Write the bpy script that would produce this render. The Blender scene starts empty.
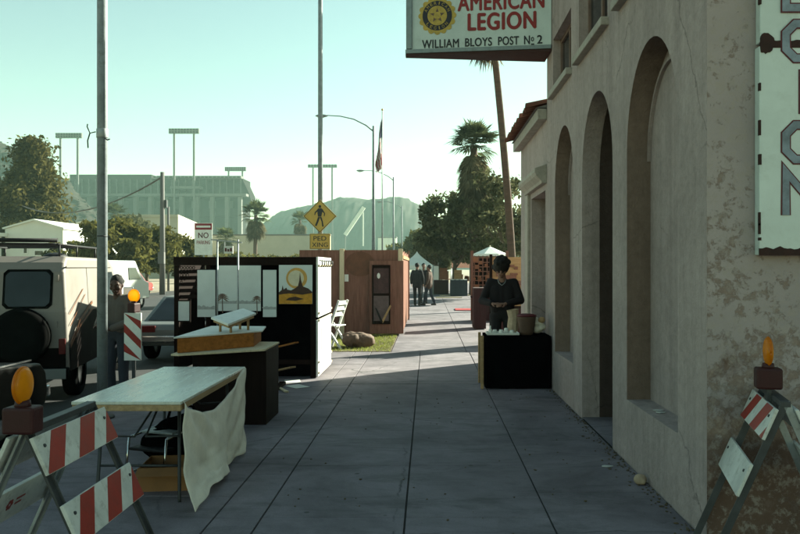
import bpy, bmesh, math, random
from mathutils import Vector, Matrix, Euler, noise
R = math.radians
sc = bpy.context.scene
COL = sc.collection
random.seed(7)

# ------------------------------------------------------------------ camera
CAMH, FPX, VPX, VPY = 1.65, 778.0, 428.0, 267.0
cam_d = bpy.data.cameras.new('camera')
cam = bpy.data.objects.new('camera', cam_d)
COL.objects.link(cam)
cam.location = (0, 0, CAMH)
cam.rotation_euler = (R(90), 0, 0)
cam_d.lens = 35.0
cam_d.sensor_width = 36.0
cam_d.shift_x = -0.035
cam_d.clip_start = 0.05
cam_d.clip_end = 12000
sc.camera = cam

def P(px, py, d):
    """photo pixel at distance d along the street -> point in the world"""
    return Vector(((px - VPX) / FPX * d, d, CAMH - (py - VPY) / FPX * d))

# ------------------------------------------------------------------ light
SUN_AZ, SUN_EL = 50.0, 25.0          # azimuth: degrees from straight ahead towards the right
to_sun = Vector((math.sin(R(SUN_AZ)) * math.cos(R(SUN_EL)), math.cos(R(SUN_AZ)) * math.cos(R(SUN_EL)), math.sin(R(SUN_EL))))
sun_d = bpy.data.lights.new('sun', 'SUN')
sun_d.energy = 5.0
sun_d.angle = R(0.5)
sun_d.color = (0.97, 1.0, 0.80)
sun = bpy.data.objects.new('sun', sun_d)
COL.objects.link(sun)
sun.rotation_euler = to_sun.to_track_quat('Z', 'Y').to_euler()
world = bpy.data.worlds.new('World')
sc.world = world
world.use_nodes = True
wn = world.node_tree
wn.nodes.clear()
sky = wn.nodes.new('ShaderNodeTexSky')
sky.sky_type = 'NISHITA'
sky.sun_disc = False
sky.sun_elevation = R(SUN_EL)
sky.sun_rotation = R(SUN_AZ)
sky.air_density = 1.0
sky.dust_density = 0.3
sky.ozone_density = 1.0
tint = wn.nodes.new('ShaderNodeMix')
tint.data_type = 'RGBA'
tint.blend_type = 'MULTIPLY'
tint.inputs[0].default_value = 1.0
tint.inputs[7].default_value = (0.95, 1.0, 0.665, 1)
bg = wn.nodes.new('ShaderNodeBackground')
bg.inputs[1].default_value = 0.061
wo = wn.nodes.new('ShaderNodeOutputWorld')
wn.links.new(sky.outputs[0], tint.inputs[6])
wn.links.new(tint.outputs[2], bg.inputs[0])
wn.links.new(bg.outputs[0], wo.inputs[0])
vs = sc.view_settings
vs.view_transform = 'Standard'
vs.look = 'None'
vs.exposure = 2.0
vs.gamma = 1.0
vs.use_curve_mapping = False
sc.cycles.use_denoising = True
sc.cycles.max_bounces = 8
sc.cycles.volume_bounces = 0

# ------------------------------------------------------------------ materials
def nodes_of(name):
    m = bpy.data.materials.new(name)
    m.use_nodes = True
    nt = m.node_tree
    return m, nt, nt.nodes['Principled BSDF']

def noise_node(nt, scale, detail=6, rough=0.6, vec=None, dist=0.0):
    n = nt.nodes.new('ShaderNodeTexNoise')
    n.inputs['Scale'].default_value = scale
    n.inputs['Detail'].default_value = detail
    n.inputs['Roughness'].default_value = rough
    n.inputs['Distortion'].default_value = dist
    if vec is not None:
        nt.links.new(vec, n.inputs['Vector'])
    return n

def ramp(nt, fac, stops, interp='LINEAR'):
    r = nt.nodes.new('ShaderNodeValToRGB')
    r.color_ramp.interpolation = interp
    el = r.color_ramp.elements
    while len(el) < len(stops):
        el.new(0.5)
    for e, (p, c) in zip(el, stops):
        e.position = p
        e.color = (c[0], c[1], c[2], 1) if not isinstance(c, (int, float)) else (c, c, c, 1)
    nt.links.new(fac, r.inputs[0])
    return r

def mix(nt, fac, a, b, mode='MIX'):
    n = nt.nodes.new('ShaderNodeMix')
    n.data_type = 'RGBA'
    n.blend_type = mode
    for sock, v in ((n.inputs[0], fac), (n.inputs[6], a), (n.inputs[7], b)):
        if isinstance(v, (int, float)):
            sock.default_value = v if sock == n.inputs[0] else (v, v, v, 1)
        elif isinstance(v, (tuple, list)):
            sock.default_value = (v[0], v[1], v[2], 1)
        else:
            nt.links.new(v, sock)
    return n.outputs[2]

def coords(nt, sx=1, sy=1, sz=1):
    tc = nt.nodes.new('ShaderNodeTexCoord')
    mp = nt.nodes.new('ShaderNodeMapping')
    mp.inputs['Scale'].default_value = (sx, sy, sz)
    nt.links.new(tc.outputs['Object'], mp.inputs[0])
    return mp.outputs[0]

def bump_on(nt, b, height, strength=0.3, dist=0.01):
    bp = nt.nodes.new('ShaderNodeBump')
    bp.inputs['Strength'].default_value = strength
    bp.inputs['Distance'].default_value = dist
    nt.links.new(height, bp.inputs['Height'])
    nt.links.new(bp.outputs[0], b.inputs['Normal'])

def mat(name, c, rough=0.75, var=0.18, scale=4.0, bump=0.15, bscale=60, metal=0.0, spec=0.3, dirt=0.0, stretch=(1, 1, 1)):
    m, nt, b = nodes_of(name)
    v = coords(nt, *stretch)
    n1 = noise_node(nt, scale, 6, 0.65, v)
    lo = [x * (1 - var) for x in c]
    hi = [min(1, x * (1 + var)) for x in c]
    r1 = ramp(nt, n1.outputs['Fac'], [(0.3, lo), (0.7, hi)])
    out = r1.outputs[0]
    n2 = noise_node(nt, bscale, 4, 0.7, v)
    if dirt:
        n3 = noise_node(nt, scale * 2.7, 8, 0.75, v, 0.4)
        r3 = ramp(nt, n3.outputs['Fac'], [(0.52, 0.0), (0.68, 1.0)])
        mm = nt.nodes.new('ShaderNodeMath'); mm.operation = 'MULTIPLY'
        nt.links.new(r3.outputs[0], mm.inputs[0]); mm.inputs[1].default_value = dirt
        out = mix(nt, mm.outputs[0], out, (c[0] * .35 + .01, c[1] * .32 + .008, c[2] * .28 + .005))
    nt.links.new(out, b.inputs['Base Color'])
    rr = ramp(nt, n1.outputs['Fac'], [(0.3, max(0, rough - .08)), (0.7, min(1, rough + .08))])
    nt.links.new(rr.outputs[0], b.inputs['Roughness'])
    b.inputs['Metallic'].default_value = metal
    b.inputs['Specular IOR Level'].default_value = spec
    if bump:
        bump_on(nt, b, n2.outputs['Fac'], bump, 0.01)
    return m

def wood(name, c, axis=2, var=0.35, rough=0.7):
    st = [9, 9, 9]; st[axis] = 0.8
    return mat(name, c, rough, var, 3.0, 0.25, 14, spec=0.06, dirt=0.35, stretch=tuple(st))

def leafmat(name, c, var=0.45):
    m = bpy.data.materials.new(name)
    m.use_nodes = True
    nt = m.node_tree
    nt.nodes.clear()
    g = nt.nodes.new('ShaderNodeNewGeometry')
    r = ramp(nt, g.outputs['Random Per Island'], [(0.0, [x * (1 - var) for x in c]), (0.6, c), (1.0, [x * (1 + var) for x in c])])
    v = coords(nt)
    n = noise_node(nt, 0.7, 3, 0.6, v)
    r2 = ramp(nt, n.outputs['Fac'], [(0.35, 0.65), (0.65, 1.25)])
    out = mix(nt, 1.0, r.outputs[0], r2.outputs[0], 'MULTIPLY')
    d = nt.nodes.new('ShaderNodeBsdfDiffuse')
    t = nt.nodes.new('ShaderNodeBsdfTranslucent')
    nt.links.new(out, d.inputs[0]); nt.links.new(out, t.inputs[0])
    mx = nt.nodes.new('ShaderNodeMixShader'); mx.inputs[0].default_value = 0.42
    nt.links.new(d.outputs[0], mx.inputs[1]); nt.links.new(t.outputs[0], mx.inputs[2])
    o = nt.nodes.new('ShaderNodeOutputMaterial')
    nt.links.new(mx.outputs[0], o.inputs[0])
    return m

def glassmat(name, c=(0.02, 0.025, 0.03), rough=0.06):
    m, nt, b = nodes_of(name)
    v = coords(nt)
    n = noise_node(nt, 2.0, 3, 0.5, v)
    r = ramp(nt, n.outputs['Fac'], [(0.3, [x * .7 for x in c]), (0.7, [x * 1.3 for x in c])])
    nt.links.new(r.outputs[0], b.inputs['Base Color'])
    b.inputs['Roughness'].default_value = rough
    b.inputs['Specular IOR Level'].default_value = 0.22
    bump_on(nt, b, n.outputs['Fac'], 0.02, 0.02)
    return m

def concrete_mat():
    m, nt, b = nodes_of('sidewalk_concrete')
    v = coords(nt)
    big = noise_node(nt, 0.55, 7, 0.68, v, 0.6)
    mid = noise_node(nt, 3.2, 8, 0.72, v, 0.3)
    fine = noise_node(nt, 95, 4, 0.75, v)
    r1 = ramp(nt, big.outputs['Fac'], [(0.34, (0.098, 0.083, 0.094)), (0.5, (0.167, 0.143, 0.160)), (0.66, (0.216, 0.187, 0.207))])
    r2 = ramp(nt, mid.outputs['Fac'], [(0.3, 0.72), (0.5, 1.0), (0.72, 1.2)])
    c = mix(nt, 1.0, r1.outputs[0], r2.outputs[0], 'MULTIPLY')
    r3 = ramp(nt, fine.outputs['Fac'], [(0.35, 0.78), (0.6, 1.12)])
    c = mix(nt, 0.7, c, r3.outputs[0], 'MULTIPLY')
    sp = noise_node(nt, 7.0, 9, 0.8, v, 0.2)
    r4 = ramp(nt, sp.outputs['Fac'], [(0.6, 0.0), (0.7, 0.75)])
    c = mix(nt, r4.outputs[0], c, (0.045, 0.046, 0.048))
    vo = nt.nodes.new('ShaderNodeTexVoronoi'); vo.inputs['Scale'].default_value = 2.4
    nt.links.new(v, vo.inputs['Vector'])
    r5 = ramp(nt, vo.outputs['Distance'], [(0.035, 1.0), (0.06, 0.0)])
    c = mix(nt, r5.outputs[0], c, (0.06, 0.058, 0.055))
    wv_ = noise_node(nt, 2.2, 5, 0.6, v)
    ad = nt.nodes.new('ShaderNodeMix'); ad.data_type = 'VECTOR'; ad.inputs[0].default_value = 0.16
    nt.links.new(v, ad.inputs[4]); nt.links.new(wv_.outputs['Color'], ad.inputs[5])
    ck = nt.nodes.new('ShaderNodeTexVoronoi'); ck.feature = 'DISTANCE_TO_EDGE'; ck.inputs['Scale'].default_value = 0.42
    nt.links.new(ad.outputs[1], ck.inputs['Vector'])
    r8 = ramp(nt, ck.outputs['Distance'], [(0.0015, 0.85), (0.004, 0.0)])
    msk = ramp(nt, big.outputs['Fac'], [(0.50, 0.0), (0.56, 1.0)])
    mu = nt.nodes.new('ShaderNodeMath'); mu.operation = 'MULTIPLY'
    nt.links.new(r8.outputs[0], mu.inputs[0]); nt.links.new(msk.outputs[0], mu.inputs[1])
    c = mix(nt, mu.outputs[0], c, (0.03, 0.03, 0.03))
    st_n = noise_node(nt, 1.5, 9, 0.78, coords(nt, 0.55, 1.9, 1), 0.8)
    r9 = ramp(nt, st_n.outputs['Fac'], [(0.50, 0.0), (0.66, 0.7)])
    c = mix(nt, r9.outputs[0], c, (0.06, 0.057, 0.057))
    nt.links.new(c, b.inputs['Base Color'])
    rr = ramp(nt, mid.outputs['Fac'], [(0.3, 0.68), (0.7, 0.9)])
    nt.links.new(rr.outputs[0], b.inputs['Roughness'])
    b.inputs['Specular IOR Level'].default_value = 0.25
    bump_on(nt, b, fine.outputs['Fac'], 0.22, 0.006)
    return m

def stucco_mat(name, base, lowdirt=True):
    m, nt, b = nodes_of(name)
    v = coords(nt)
    vs_ = coords(nt, 5.5, 5.5, 0.35)
    big = noise_node(nt, 0.8, 7, 0.65, v, 0.5)
    streak = noise_node(nt, 1.0, 6, 0.7, vs_, 0.2)
    grain = noise_node(nt, 38, 6, 0.7, v)
    r1 = ramp(nt, big.outputs['Fac'], [(0.3, [x * .80 for x in base]), (0.55, base), (0.75, [min(1, x * 1.10) for x in base])])
    r2 = ramp(nt, streak.outputs['Fac'], [(0.3, 0.74), (0.55, 1.0), (0.8, 1.07)])
    c = mix(nt, 0.8, r1.outputs[0], r2.outputs[0], 'MULTIPLY')
    sp = noise_node(nt, 6.0, 8, 0.8, v, 0.3)
    r3 = ramp(nt, sp.outputs['Fac'], [(0.62, 0.0), (0.72, 0.55)])
    c = mix(nt, r3.outputs[0], c, [x * .55 for x in base])
    wv_ = noise_node(nt, 1.6, 5, 0.65, v)
    ad = nt.nodes.new('ShaderNodeMix'); ad.data_type = 'VECTOR'; ad.inputs[0].default_value = 0.22
    nt.links.new(v, ad.inputs[4]); nt.links.new(wv_.outputs['Color'], ad.inputs[5])
    ck = nt.nodes.new('ShaderNodeTexVoronoi'); ck.feature = 'DISTANCE_TO_EDGE'; ck.inputs['Scale'].default_value = 0.55
    nt.links.new(ad.outputs[1], ck.inputs['Vector'])
    r8 = ramp(nt, ck.outputs['Distance'], [(0.001, 0.7), (0.0035, 0.0)])
    msk = ramp(nt, big.outputs['Fac'], [(0.48, 0.0), (0.56, 1.0)])
    mu = nt.nodes.new('ShaderNodeMath'); mu.operation = 'MULTIPLY'
    nt.links.new(r8.outputs[0], mu.inputs[0]); nt.links.new(msk.outputs[0], mu.inputs[1])
    c = mix(nt, mu.outputs[0], c, [x * .38 for x in base])
    dr_ = noise_node(nt, 1.0, 7, 0.75, coords(nt, 9, 9, 0.22), 0.1)
    r10 = ramp(nt, dr_.outputs['Fac'], [(0.60, 0.0), (0.70, 0.35)])
    c = mix(nt, r10.outputs[0], c, (base[0] * .5, base[1] * .44, base[2] * .40))
    fs_ = noise_node(nt, 13.0, 9, 0.8, v, 0.2)
    r11 = ramp(nt, fs_.outputs['Fac'], [(0.36, 0.82), (0.6, 1.08)])
    c = mix(nt, 0.9, c, r11.outputs[0], 'MULTIPLY')
    nt.links.new(c, b.inputs['Base Color'])
    b.inputs['Roughness'].default_value = 0.92
    b.inputs['Specular IOR Level'].default_value = 0.15
    und = noise_node(nt, 4.5, 4, 0.5, v)
    s = nt.nodes.new('ShaderNodeMath'); s.operation = 'MULTIPLY_ADD'
    nt.links.new(und.outputs['Fac'], s.inputs[0]); s.inputs[1].default_value = 1.6
    nt.links.new(grain.outputs['Fac'], s.inputs[2])
    bump_on(nt, b, s.outputs[0], 0.7, 0.016)
    return m

def peeling_mat():
    """grey paint flaking off brown render, thinner towards the foot of the wall"""
    m, nt, b = nodes_of('peeling_paint')
    v = coords(nt)
    sep = nt.nodes.new('ShaderNodeSeparateXYZ'); nt.links.new(v, sep.inputs[0])
    n1 = noise_node(nt, 15.0, 12, 0.74, v, 0.3)
    n2 = noise_node(nt, 1.1, 4, 0.6, v, 0.4)
    g = nt.nodes.new('ShaderNodeMapRange')
    g.inputs['From Min'].default_value = 0.1; g.inputs['From Max'].default_value = 2.0
    g.inputs['To Min'].default_value = 0.16; g.inputs['To Max'].default_value = -0.02
    nt.links.new(sep.outputs['Z'], g.inputs['Value'])
    a1 = nt.nodes.new('ShaderNodeMath'); a1.operation = 'ADD'
    nt.links.new(n1.outputs['Fac'], a1.inputs[0]); nt.links.new(g.outputs[0], a1.inputs[1])
    a2 = nt.nodes.new('ShaderNodeMath'); a2.operation = 'MULTIPLY_ADD'
    nt.links.new(n2.outputs['Fac'], a2.inputs[0]); a2.inputs[1].default_value = 0.42
    nt.links.new(a1.outputs[0], a2.inputs[2])
    mask = ramp(nt, a2.outputs[0], [(0.755, 0.0), (0.83, 0.95)])
    grain = noise_node(nt, 30, 6, 0.7, v)
    paint = ramp(nt, n2.outputs['Fac'], [(0.3, (0.275, 0.24, 0.24)), (0.7, (0.345, 0.30, 0.295))])
    brown = ramp(nt, grain.outputs['Fac'], [(0.3, (0.16, 0.112, 0.092)), (0.7, (0.235, 0.18, 0.155))])
    c = mix(nt, mask.outputs[0], paint.outputs[0], brown.outputs[0])
    n4 = noise_node(nt, 2.4, 6, 0.7, v, 0.3)
    g2 = nt.nodes.new('ShaderNodeMapRange')
    g2.inputs['From Min'].default_value = 0.0; g2.inputs['From Max'].default_value = 1.3
    g2.inputs['To Min'].default_value = 0.35; g2.inputs['To Max'].default_value = -0.15
    nt.links.new(sep.outputs['Z'], g2.inputs['Value'])
    a3 = nt.nodes.new('ShaderNodeMath'); a3.operation = 'ADD'
    nt.links.new(n4.outputs['Fac'], a3.inputs[0]); nt.links.new(g2.outputs[0], a3.inputs[1])
    m2 = ramp(nt, a3.outputs[0], [(0.5, 0.0), (0.68, 0.85)])
    c = mix(nt, m2.outputs[0], c, (0.10, 0.058, 0.042))
    sp = noise_node(nt, 17.0, 9, 0.75, v, 0.3)
    r7 = ramp(nt, sp.outputs['Fac'], [(0.50, 0.0), (0.60, 0.6)])
    c = mix(nt, r7.outputs[0], c, (0.30, 0.26, 0.235))
    nt.links.new(c, b.inputs['Base Color'])
    b.inputs['Roughness'].default_value = 0.9
    b.inputs['Specular IOR Level'].default_value = 0.15
    inv = nt.nodes.new('ShaderNodeMath'); inv.operation = 'MULTIPLY_ADD'
    nt.links.new(mask.outputs[0], inv.inputs[0]); inv.inputs[1].default_value = -0.9
    nt.links.new(grain.outputs['Fac'], inv.inputs[2])
    bump_on(nt, b, inv.outputs[0], 0.5, 0.008)
    return m

MT = {}
MT['concrete'] = concrete_mat()
MT['joint'] = mat('joint_dirt', (0.035, 0.033, 0.03), 0.95)
MT['kerb'] = mat('kerb_concrete', (0.25, 0.25, 0.24), 0.85, 0.2, 3, 0.3, 60, dirt=0.5)
MT['asphalt'] = mat('asphalt', (0.032, 0.032, 0.034), 0.88, 0.25, 1.5, 0.5, 120, dirt=0.3)
MT['desert'] = mat('desert_ground', (0.23, 0.19, 0.14), 0.95, 0.25, 0.03, 0.2, 3)
MT['soil'] = mat('soil', (0.10, 0.075, 0.045), 0.95, 0.3, 6, 0.5, 60)
MT['stucco'] = stucco_mat('grey_stucco', (0.36, 0.295, 0.28))
MT['infill'] = stucco_mat('niche_stucco', (0.33, 0.27, 0.258))
MT['shaded_recess'] = stucco_mat('shaded_recess_stucco', (0.065, 0.046, 0.04))  # brown plaster darkened further, so its colour carries the porch's shade
MT['reveal'] = stucco_mat('shaded_reveal_stucco', (0.20, 0.145, 0.118))  # brown plaster with the shade of the arch jambs worked into its colour
MT['peel'] = peeling_mat()
MT['tile'] = mat('roof_tile', (0.15, 0.06, 0.04), 0.85, 0.4, 9, 0.3, 50, dirt=0.5)
MT['roofing'] = mat('roofing', (0.14, 0.13, 0.12), 0.9)
MT['paint_trim'] = mat('trim_paint', (0.30, 0.27, 0.235), 0.7, 0.2, 6, dirt=0.5)
MT['brown_trim'] = mat('brown_trim', (0.14, 0.09, 0.07), 0.7, 0.25, 6, dirt=0.4)
MT['glass'] = glassmat('dark_glass')
MT['door_wood'] = wood('door_wood', (0.055, 0.033, 0.022))
MT['white'] = mat('white_paint', (0.66, 0.66, 0.62), 0.5, 0.1, 5, 0.08, 40, dirt=0.25)
MT['white_old'] = mat('weathered_white_paint', (0.52, 0.52, 0.49), 0.65, 0.18, 6, 0.15, 50, dirt=0.55)
MT['sign_white'] = mat('sign_enamel', (0.50, 0.575, 0.56), 0.38, 0.10, 2.5, 0.03, 20, spec=0.4, dirt=0.18)
MT['sign_trim'] = mat('sign_frame_metal', (0.20, 0.24, 0.25), 0.5, 0.2, 6, metal=0.4, dirt=0.4)
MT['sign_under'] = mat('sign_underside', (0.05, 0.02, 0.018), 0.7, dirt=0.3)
MT['sign_red'] = mat('sign_red', (0.24, 0.018, 0.018), 0.5, 0.15, 8, 0.0)
MT['sign_black'] = mat('sign_black', (0.018, 0.02, 0.024), 0.5, 0.15, 8, 0.0)
MT['gold'] = mat('emblem_gold', (0.42, 0.29, 0.06), 0.45, 0.25, 14, 0.1, 40, metal=0.15, dirt=0.3)
MT['navy'] = mat('emblem_navy', (0.02, 0.02, 0.03), 0.5)
MT['letter_blue'] = mat('faded_blue_letter', (0.17, 0.21, 0.255), 0.55, 0.35, 9, 0.05, 40, dirt=0.3)
MT['maroon'] = mat('maroon_paint', (0.085, 0.012, 0.018), 0.5, 0.2)
MT['rust'] = mat('rusted_edge', (0.03, 0.014, 0.012), 0.85, 0.4, 12, 0.4, 50)
MT['steel'] = mat('galvanised_steel', (0.27, 0.29, 0.30), 0.5, 0.25, 6, 0.1, 40, metal=0.55, dirt=0.4)
MT['dark_steel'] = mat('dark_steel', (0.055, 0.058, 0.062), 0.55, 0.3, 8, 0.1, 40, metal=0.4, dirt=0.2)
MT['grey_pole'] = mat('pole_paint', (0.20, 0.225, 0.24), 0.6, 0.25, 5, 0.15, 40, dirt=0.55)
MT['orange_red'] = mat('barricade_red', (0.26, 0.024, 0.016), 0.5, 0.2, 9, 0.05, 30, dirt=0.3)
MT['case_red'] = mat('lamp_case_red', (0.032, 0.006, 0.007), 0.6, 0.2, 9)
MT['table_top'] = mat('table_laminate', (0.50, 0.52, 0.47), 0.27, 0.12, 2.2, 0.04, 30, spec=0.5, dirt=0.3, stretch=(4, 0.6, 1))
MT['table_edge'] = wood('table_edge', (0.33, 0.23, 0.13), 1)
MT['cloth'] = mat('off_white_cloth', (0.74, 0.68, 0.58), 0.95, 0.12, 6, 0.35, 220, dirt=0.15)
MT['cardboard'] = mat('cardboard', (0.24, 0.12, 0.05), 0.9, 0.15, 4, 0.1, 60)
MT['black_cloth'] = mat('black_cloth', (0.003, 0.0025, 0.003), 1.0, 0.3, 8, 0.3, 80, spec=0.0)
MT['black'] = mat('black_paint', (0.007, 0.006, 0.007), 0.6, 0.3, 8)
MT['rubber'] = mat('rubber', (0.004, 0.004, 0.004), 0.95, 0.2, 8, 0.2, spec=0.03)
MT['orange_wood'] = wood('orange_wood', (0.30, 0.115, 0.03), 0)
MT['brown_wood'] = wood('brown_plywood', (0.19, 0.092, 0.07), 2, 0.3)
MT['dark_wood'] = wood('dark_brown_wood', (0.012, 0.0065, 0.0055), 2, 0.35)
MT['tan_wood'] = wood('tan_plywood', (0.36, 0.23, 0.12), 0, 0.25)
MT['pale_wood'] = wood('pale_wood', (0.55, 0.46, 0.32), 2, 0.15)
MT['canvas'] = mat('painted_canvas', (0.58, 0.64, 0.64), 0.7, 0.08, 3, 0.1, 120)
MT['grass'] = leafmat('dry_grass', (0.22, 0.24, 0.06))
MT['van_white'] = mat('cream_car_paint', (0.19, 0.163, 0.145), 0.55, 0.06, 2, 0.0, 40, spec=0.5, dirt=0.12)
MT['van_brown'] = mat('brown_car_paint', (0.005, 0.003, 0.003), 0.6, 0.1, 2, 0.0, 40, spec=0.04)
MT['stripe'] = mat('brown_stripe', (0.15, 0.055, 0.025), 0.4, 0.1, 2, 0.0)
MT['chrome'] = mat('chrome', (0.6, 0.6, 0.6), 0.22, 0.1, 4, 0.0, metal=1.0)
MT['car_black'] = mat('black_car_paint', (0.003, 0.003, 0.003), 0.4, 0.1, 2, 0.0, spec=0.07)
MT['car_grey'] = mat('grey_car_paint', (0.13, 0.14, 0.135), 0.45, 0.06, 2, 0.0, spec=0.5)
MT['car_red'] = mat('red_car_paint', (0.20, 0.02, 0.02), 0.35, 0.06, 2, 0.0, spec=0.5)
MT['car_white'] = mat('white_car_paint', (0.36, 0.36, 0.34), 0.35, 0.05, 2, 0.0, spec=0.5)
MT['red_lens'] = mat('red_lens', (0.09, 0.006, 0.006), 0.35, 0.1, 9, 0.0)
MT['amber_lens'] = None
MT['bark'] = mat('bark', (0.10, 0.075, 0.05), 0.95, 0.3, 6, 0.5, 30)
MT['palm_bark'] = mat('palm_bark', (0.09, 0.055, 0.04), 0.95, 0.3, 3, 0.5, 12, stretch=(1, 1, 4))
MT['olive'] = leafmat('olive_leaves', (0.10, 0.092, 0.028))
MT['pine'] = leafmat('dark_conifer_needles', (0.095, 0.082, 0.03))
MT['dark_leaf'] = leafmat('dark_leaves', (0.085, 0.083, 0.042))
MT['frond'] = leafmat('palm_fronds', (0.07, 0.08, 0.035))
MT['dead_frond'] = leafmat('dry_palm_skirt', (0.12, 0.10, 0.06))
MT['hill'] = mat('rocky_hill', (0.03, 0.027, 0.024), 1.0, 0.5, 0.12, 0.6, 0.3, spec=0.0)
MT['far_hill'] = mat('distant_hill', (0.05, 0.047, 0.044), 1.0, 0.4, 0.02, 0.4, 0.1, spec=0.0)
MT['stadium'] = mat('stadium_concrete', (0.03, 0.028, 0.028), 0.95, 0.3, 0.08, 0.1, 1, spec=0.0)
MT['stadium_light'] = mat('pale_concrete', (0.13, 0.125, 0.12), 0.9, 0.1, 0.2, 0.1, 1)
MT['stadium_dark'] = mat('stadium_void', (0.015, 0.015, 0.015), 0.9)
MT['house_white'] = mat('white_house_wall', (0.62, 0.62, 0.56), 0.8, 0.08, 0.4, 0.1, 8)
MT['house_beige'] = mat('beige_house_wall', (0.42, 0.39, 0.31), 0.85, 0.1, 0.3, 0.1, 8)
MT['sign_yellow'] = mat('sign_yellow', (0.50, 0.33, 0.07), 0.5, 0.1, 4, 0.02)
MT['awning_white'] = mat('white_canvas', (0.68, 0.70, 0.66), 0.85, 0.06, 3, 0.15, 60)
MT['rust_canvas'] = mat('rust_canvas', (0.22, 0.09, 0.05), 0.9, 0.2, 3)
MT['maroon_cloth'] = mat('maroon_cloth', (0.035, 0.013, 0.015), 0.95, 0.2, 5)
MT['red_cloth'] = mat('red_cloth', (0.30, 0.02, 0.025), 0.9, 0.2, 5)
MT['tarp'] = mat('brown_tarp', (0.13, 0.082, 0.06), 0.85, 0.3, 5, 0.3, 30)
MT['skin'] = mat('skin', (0.20, 0.105, 0.075), 0.6, 0.1, 10, 0.05, 90)
MT['skin_dark'] = mat('tanned_skin', (0.06, 0.03, 0.022), 0.6, 0.1, 10, 0.05, 90)
MT['hair'] = mat('dark_hair', (0.010, 0.008, 0.007), 0.8, 0.4, 40, 0.6, 120)
MT['shirt_grey'] = mat('grey_shirt', (0.085, 0.072, 0.066), 0.95, 0.15, 8, 0.3, 150)
MT['shirt_plum'] = mat('plum_sweater', (0.012, 0.009, 0.011), 0.95, 0.2, 8, 0.3, 150)
MT['jacket_black'] = mat('black_jacket', (0.015, 0.013, 0.016), 0.9, 0.2, 8, 0.3, 100)
MT['jeans'] = mat('dark_jeans', (0.03, 0.033, 0.045), 0.95, 0.2, 8, 0.3, 150)
MT['trousers_dark'] = mat('dark_trousers', (0.016, 0.014, 0.016), 0.95, 0.2, 8)
MT['brown_coat'] = mat('brown_coat', (0.075, 0.045, 0.035), 0.95, 0.2, 8)
MT['shoe'] = mat('shoe_leather', (0.03, 0.02, 0.016), 0.6)
MT['kraft'] = mat('kraft_paper', (0.36, 0.27, 0.19), 0.9, 0.25, 14, 0.3, 60)
MT['paint_grey'] = mat('grey_paint', (0.33, 0.35, 0.35), 0.7, 0.2, 20)
MT['clay'] = mat('brown_clay', (0.085, 0.05, 0.035), 0.8, 0.2, 8)
MT['flag_red'] = mat('flag_red', (0.22, 0.03, 0.04), 0.9)
MT['flag_white'] = mat('flag_white', (0.6, 0.6, 0.58), 0.9)
MT['flag_blue'] = mat('flag_blue', (0.03, 0.035, 0.09), 0.9)

def amber_mat():
    m, nt, b = nodes_of('amber_lens')
    v = coords(nt)
    n = noise_node(nt, 30, 3, 0.5, v)
    r = ramp(nt, n.outputs['Fac'], [(0.3, (0.30, 0.085, 0.006)), (0.7, (0.46, 0.155, 0.012))])
    nt.links.new(r.outputs[0], b.inputs['Base Color'])
    b.inputs['Roughness'].default_value = 0.25
    w = nt.nodes.new('ShaderNodeTexVoronoi'); w.inputs['Scale'].default_value = 60
    nt.links.new(v, w.inputs['Vector'])
    bump_on(nt, b, w.outputs['Distance'], 0.3, 0.004)
    tr = nt.nodes.new('ShaderNodeBsdfTranslucent'); tr.inputs[0].default_value = (1.0, 0.60, 0.03, 1)
    mx = nt.nodes.new('ShaderNodeMixShader'); mx.inputs[0].default_value = 0.6
    nt.links.new(b.outputs[0], mx.inputs[1]); nt.links.new(tr.outputs[0], mx.inputs[2])
    nt.links.new(mx.outputs[0], nt.nodes['Material Output'].inputs[0])
    return m
MT['amber_lens'] = amber_mat()

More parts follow.
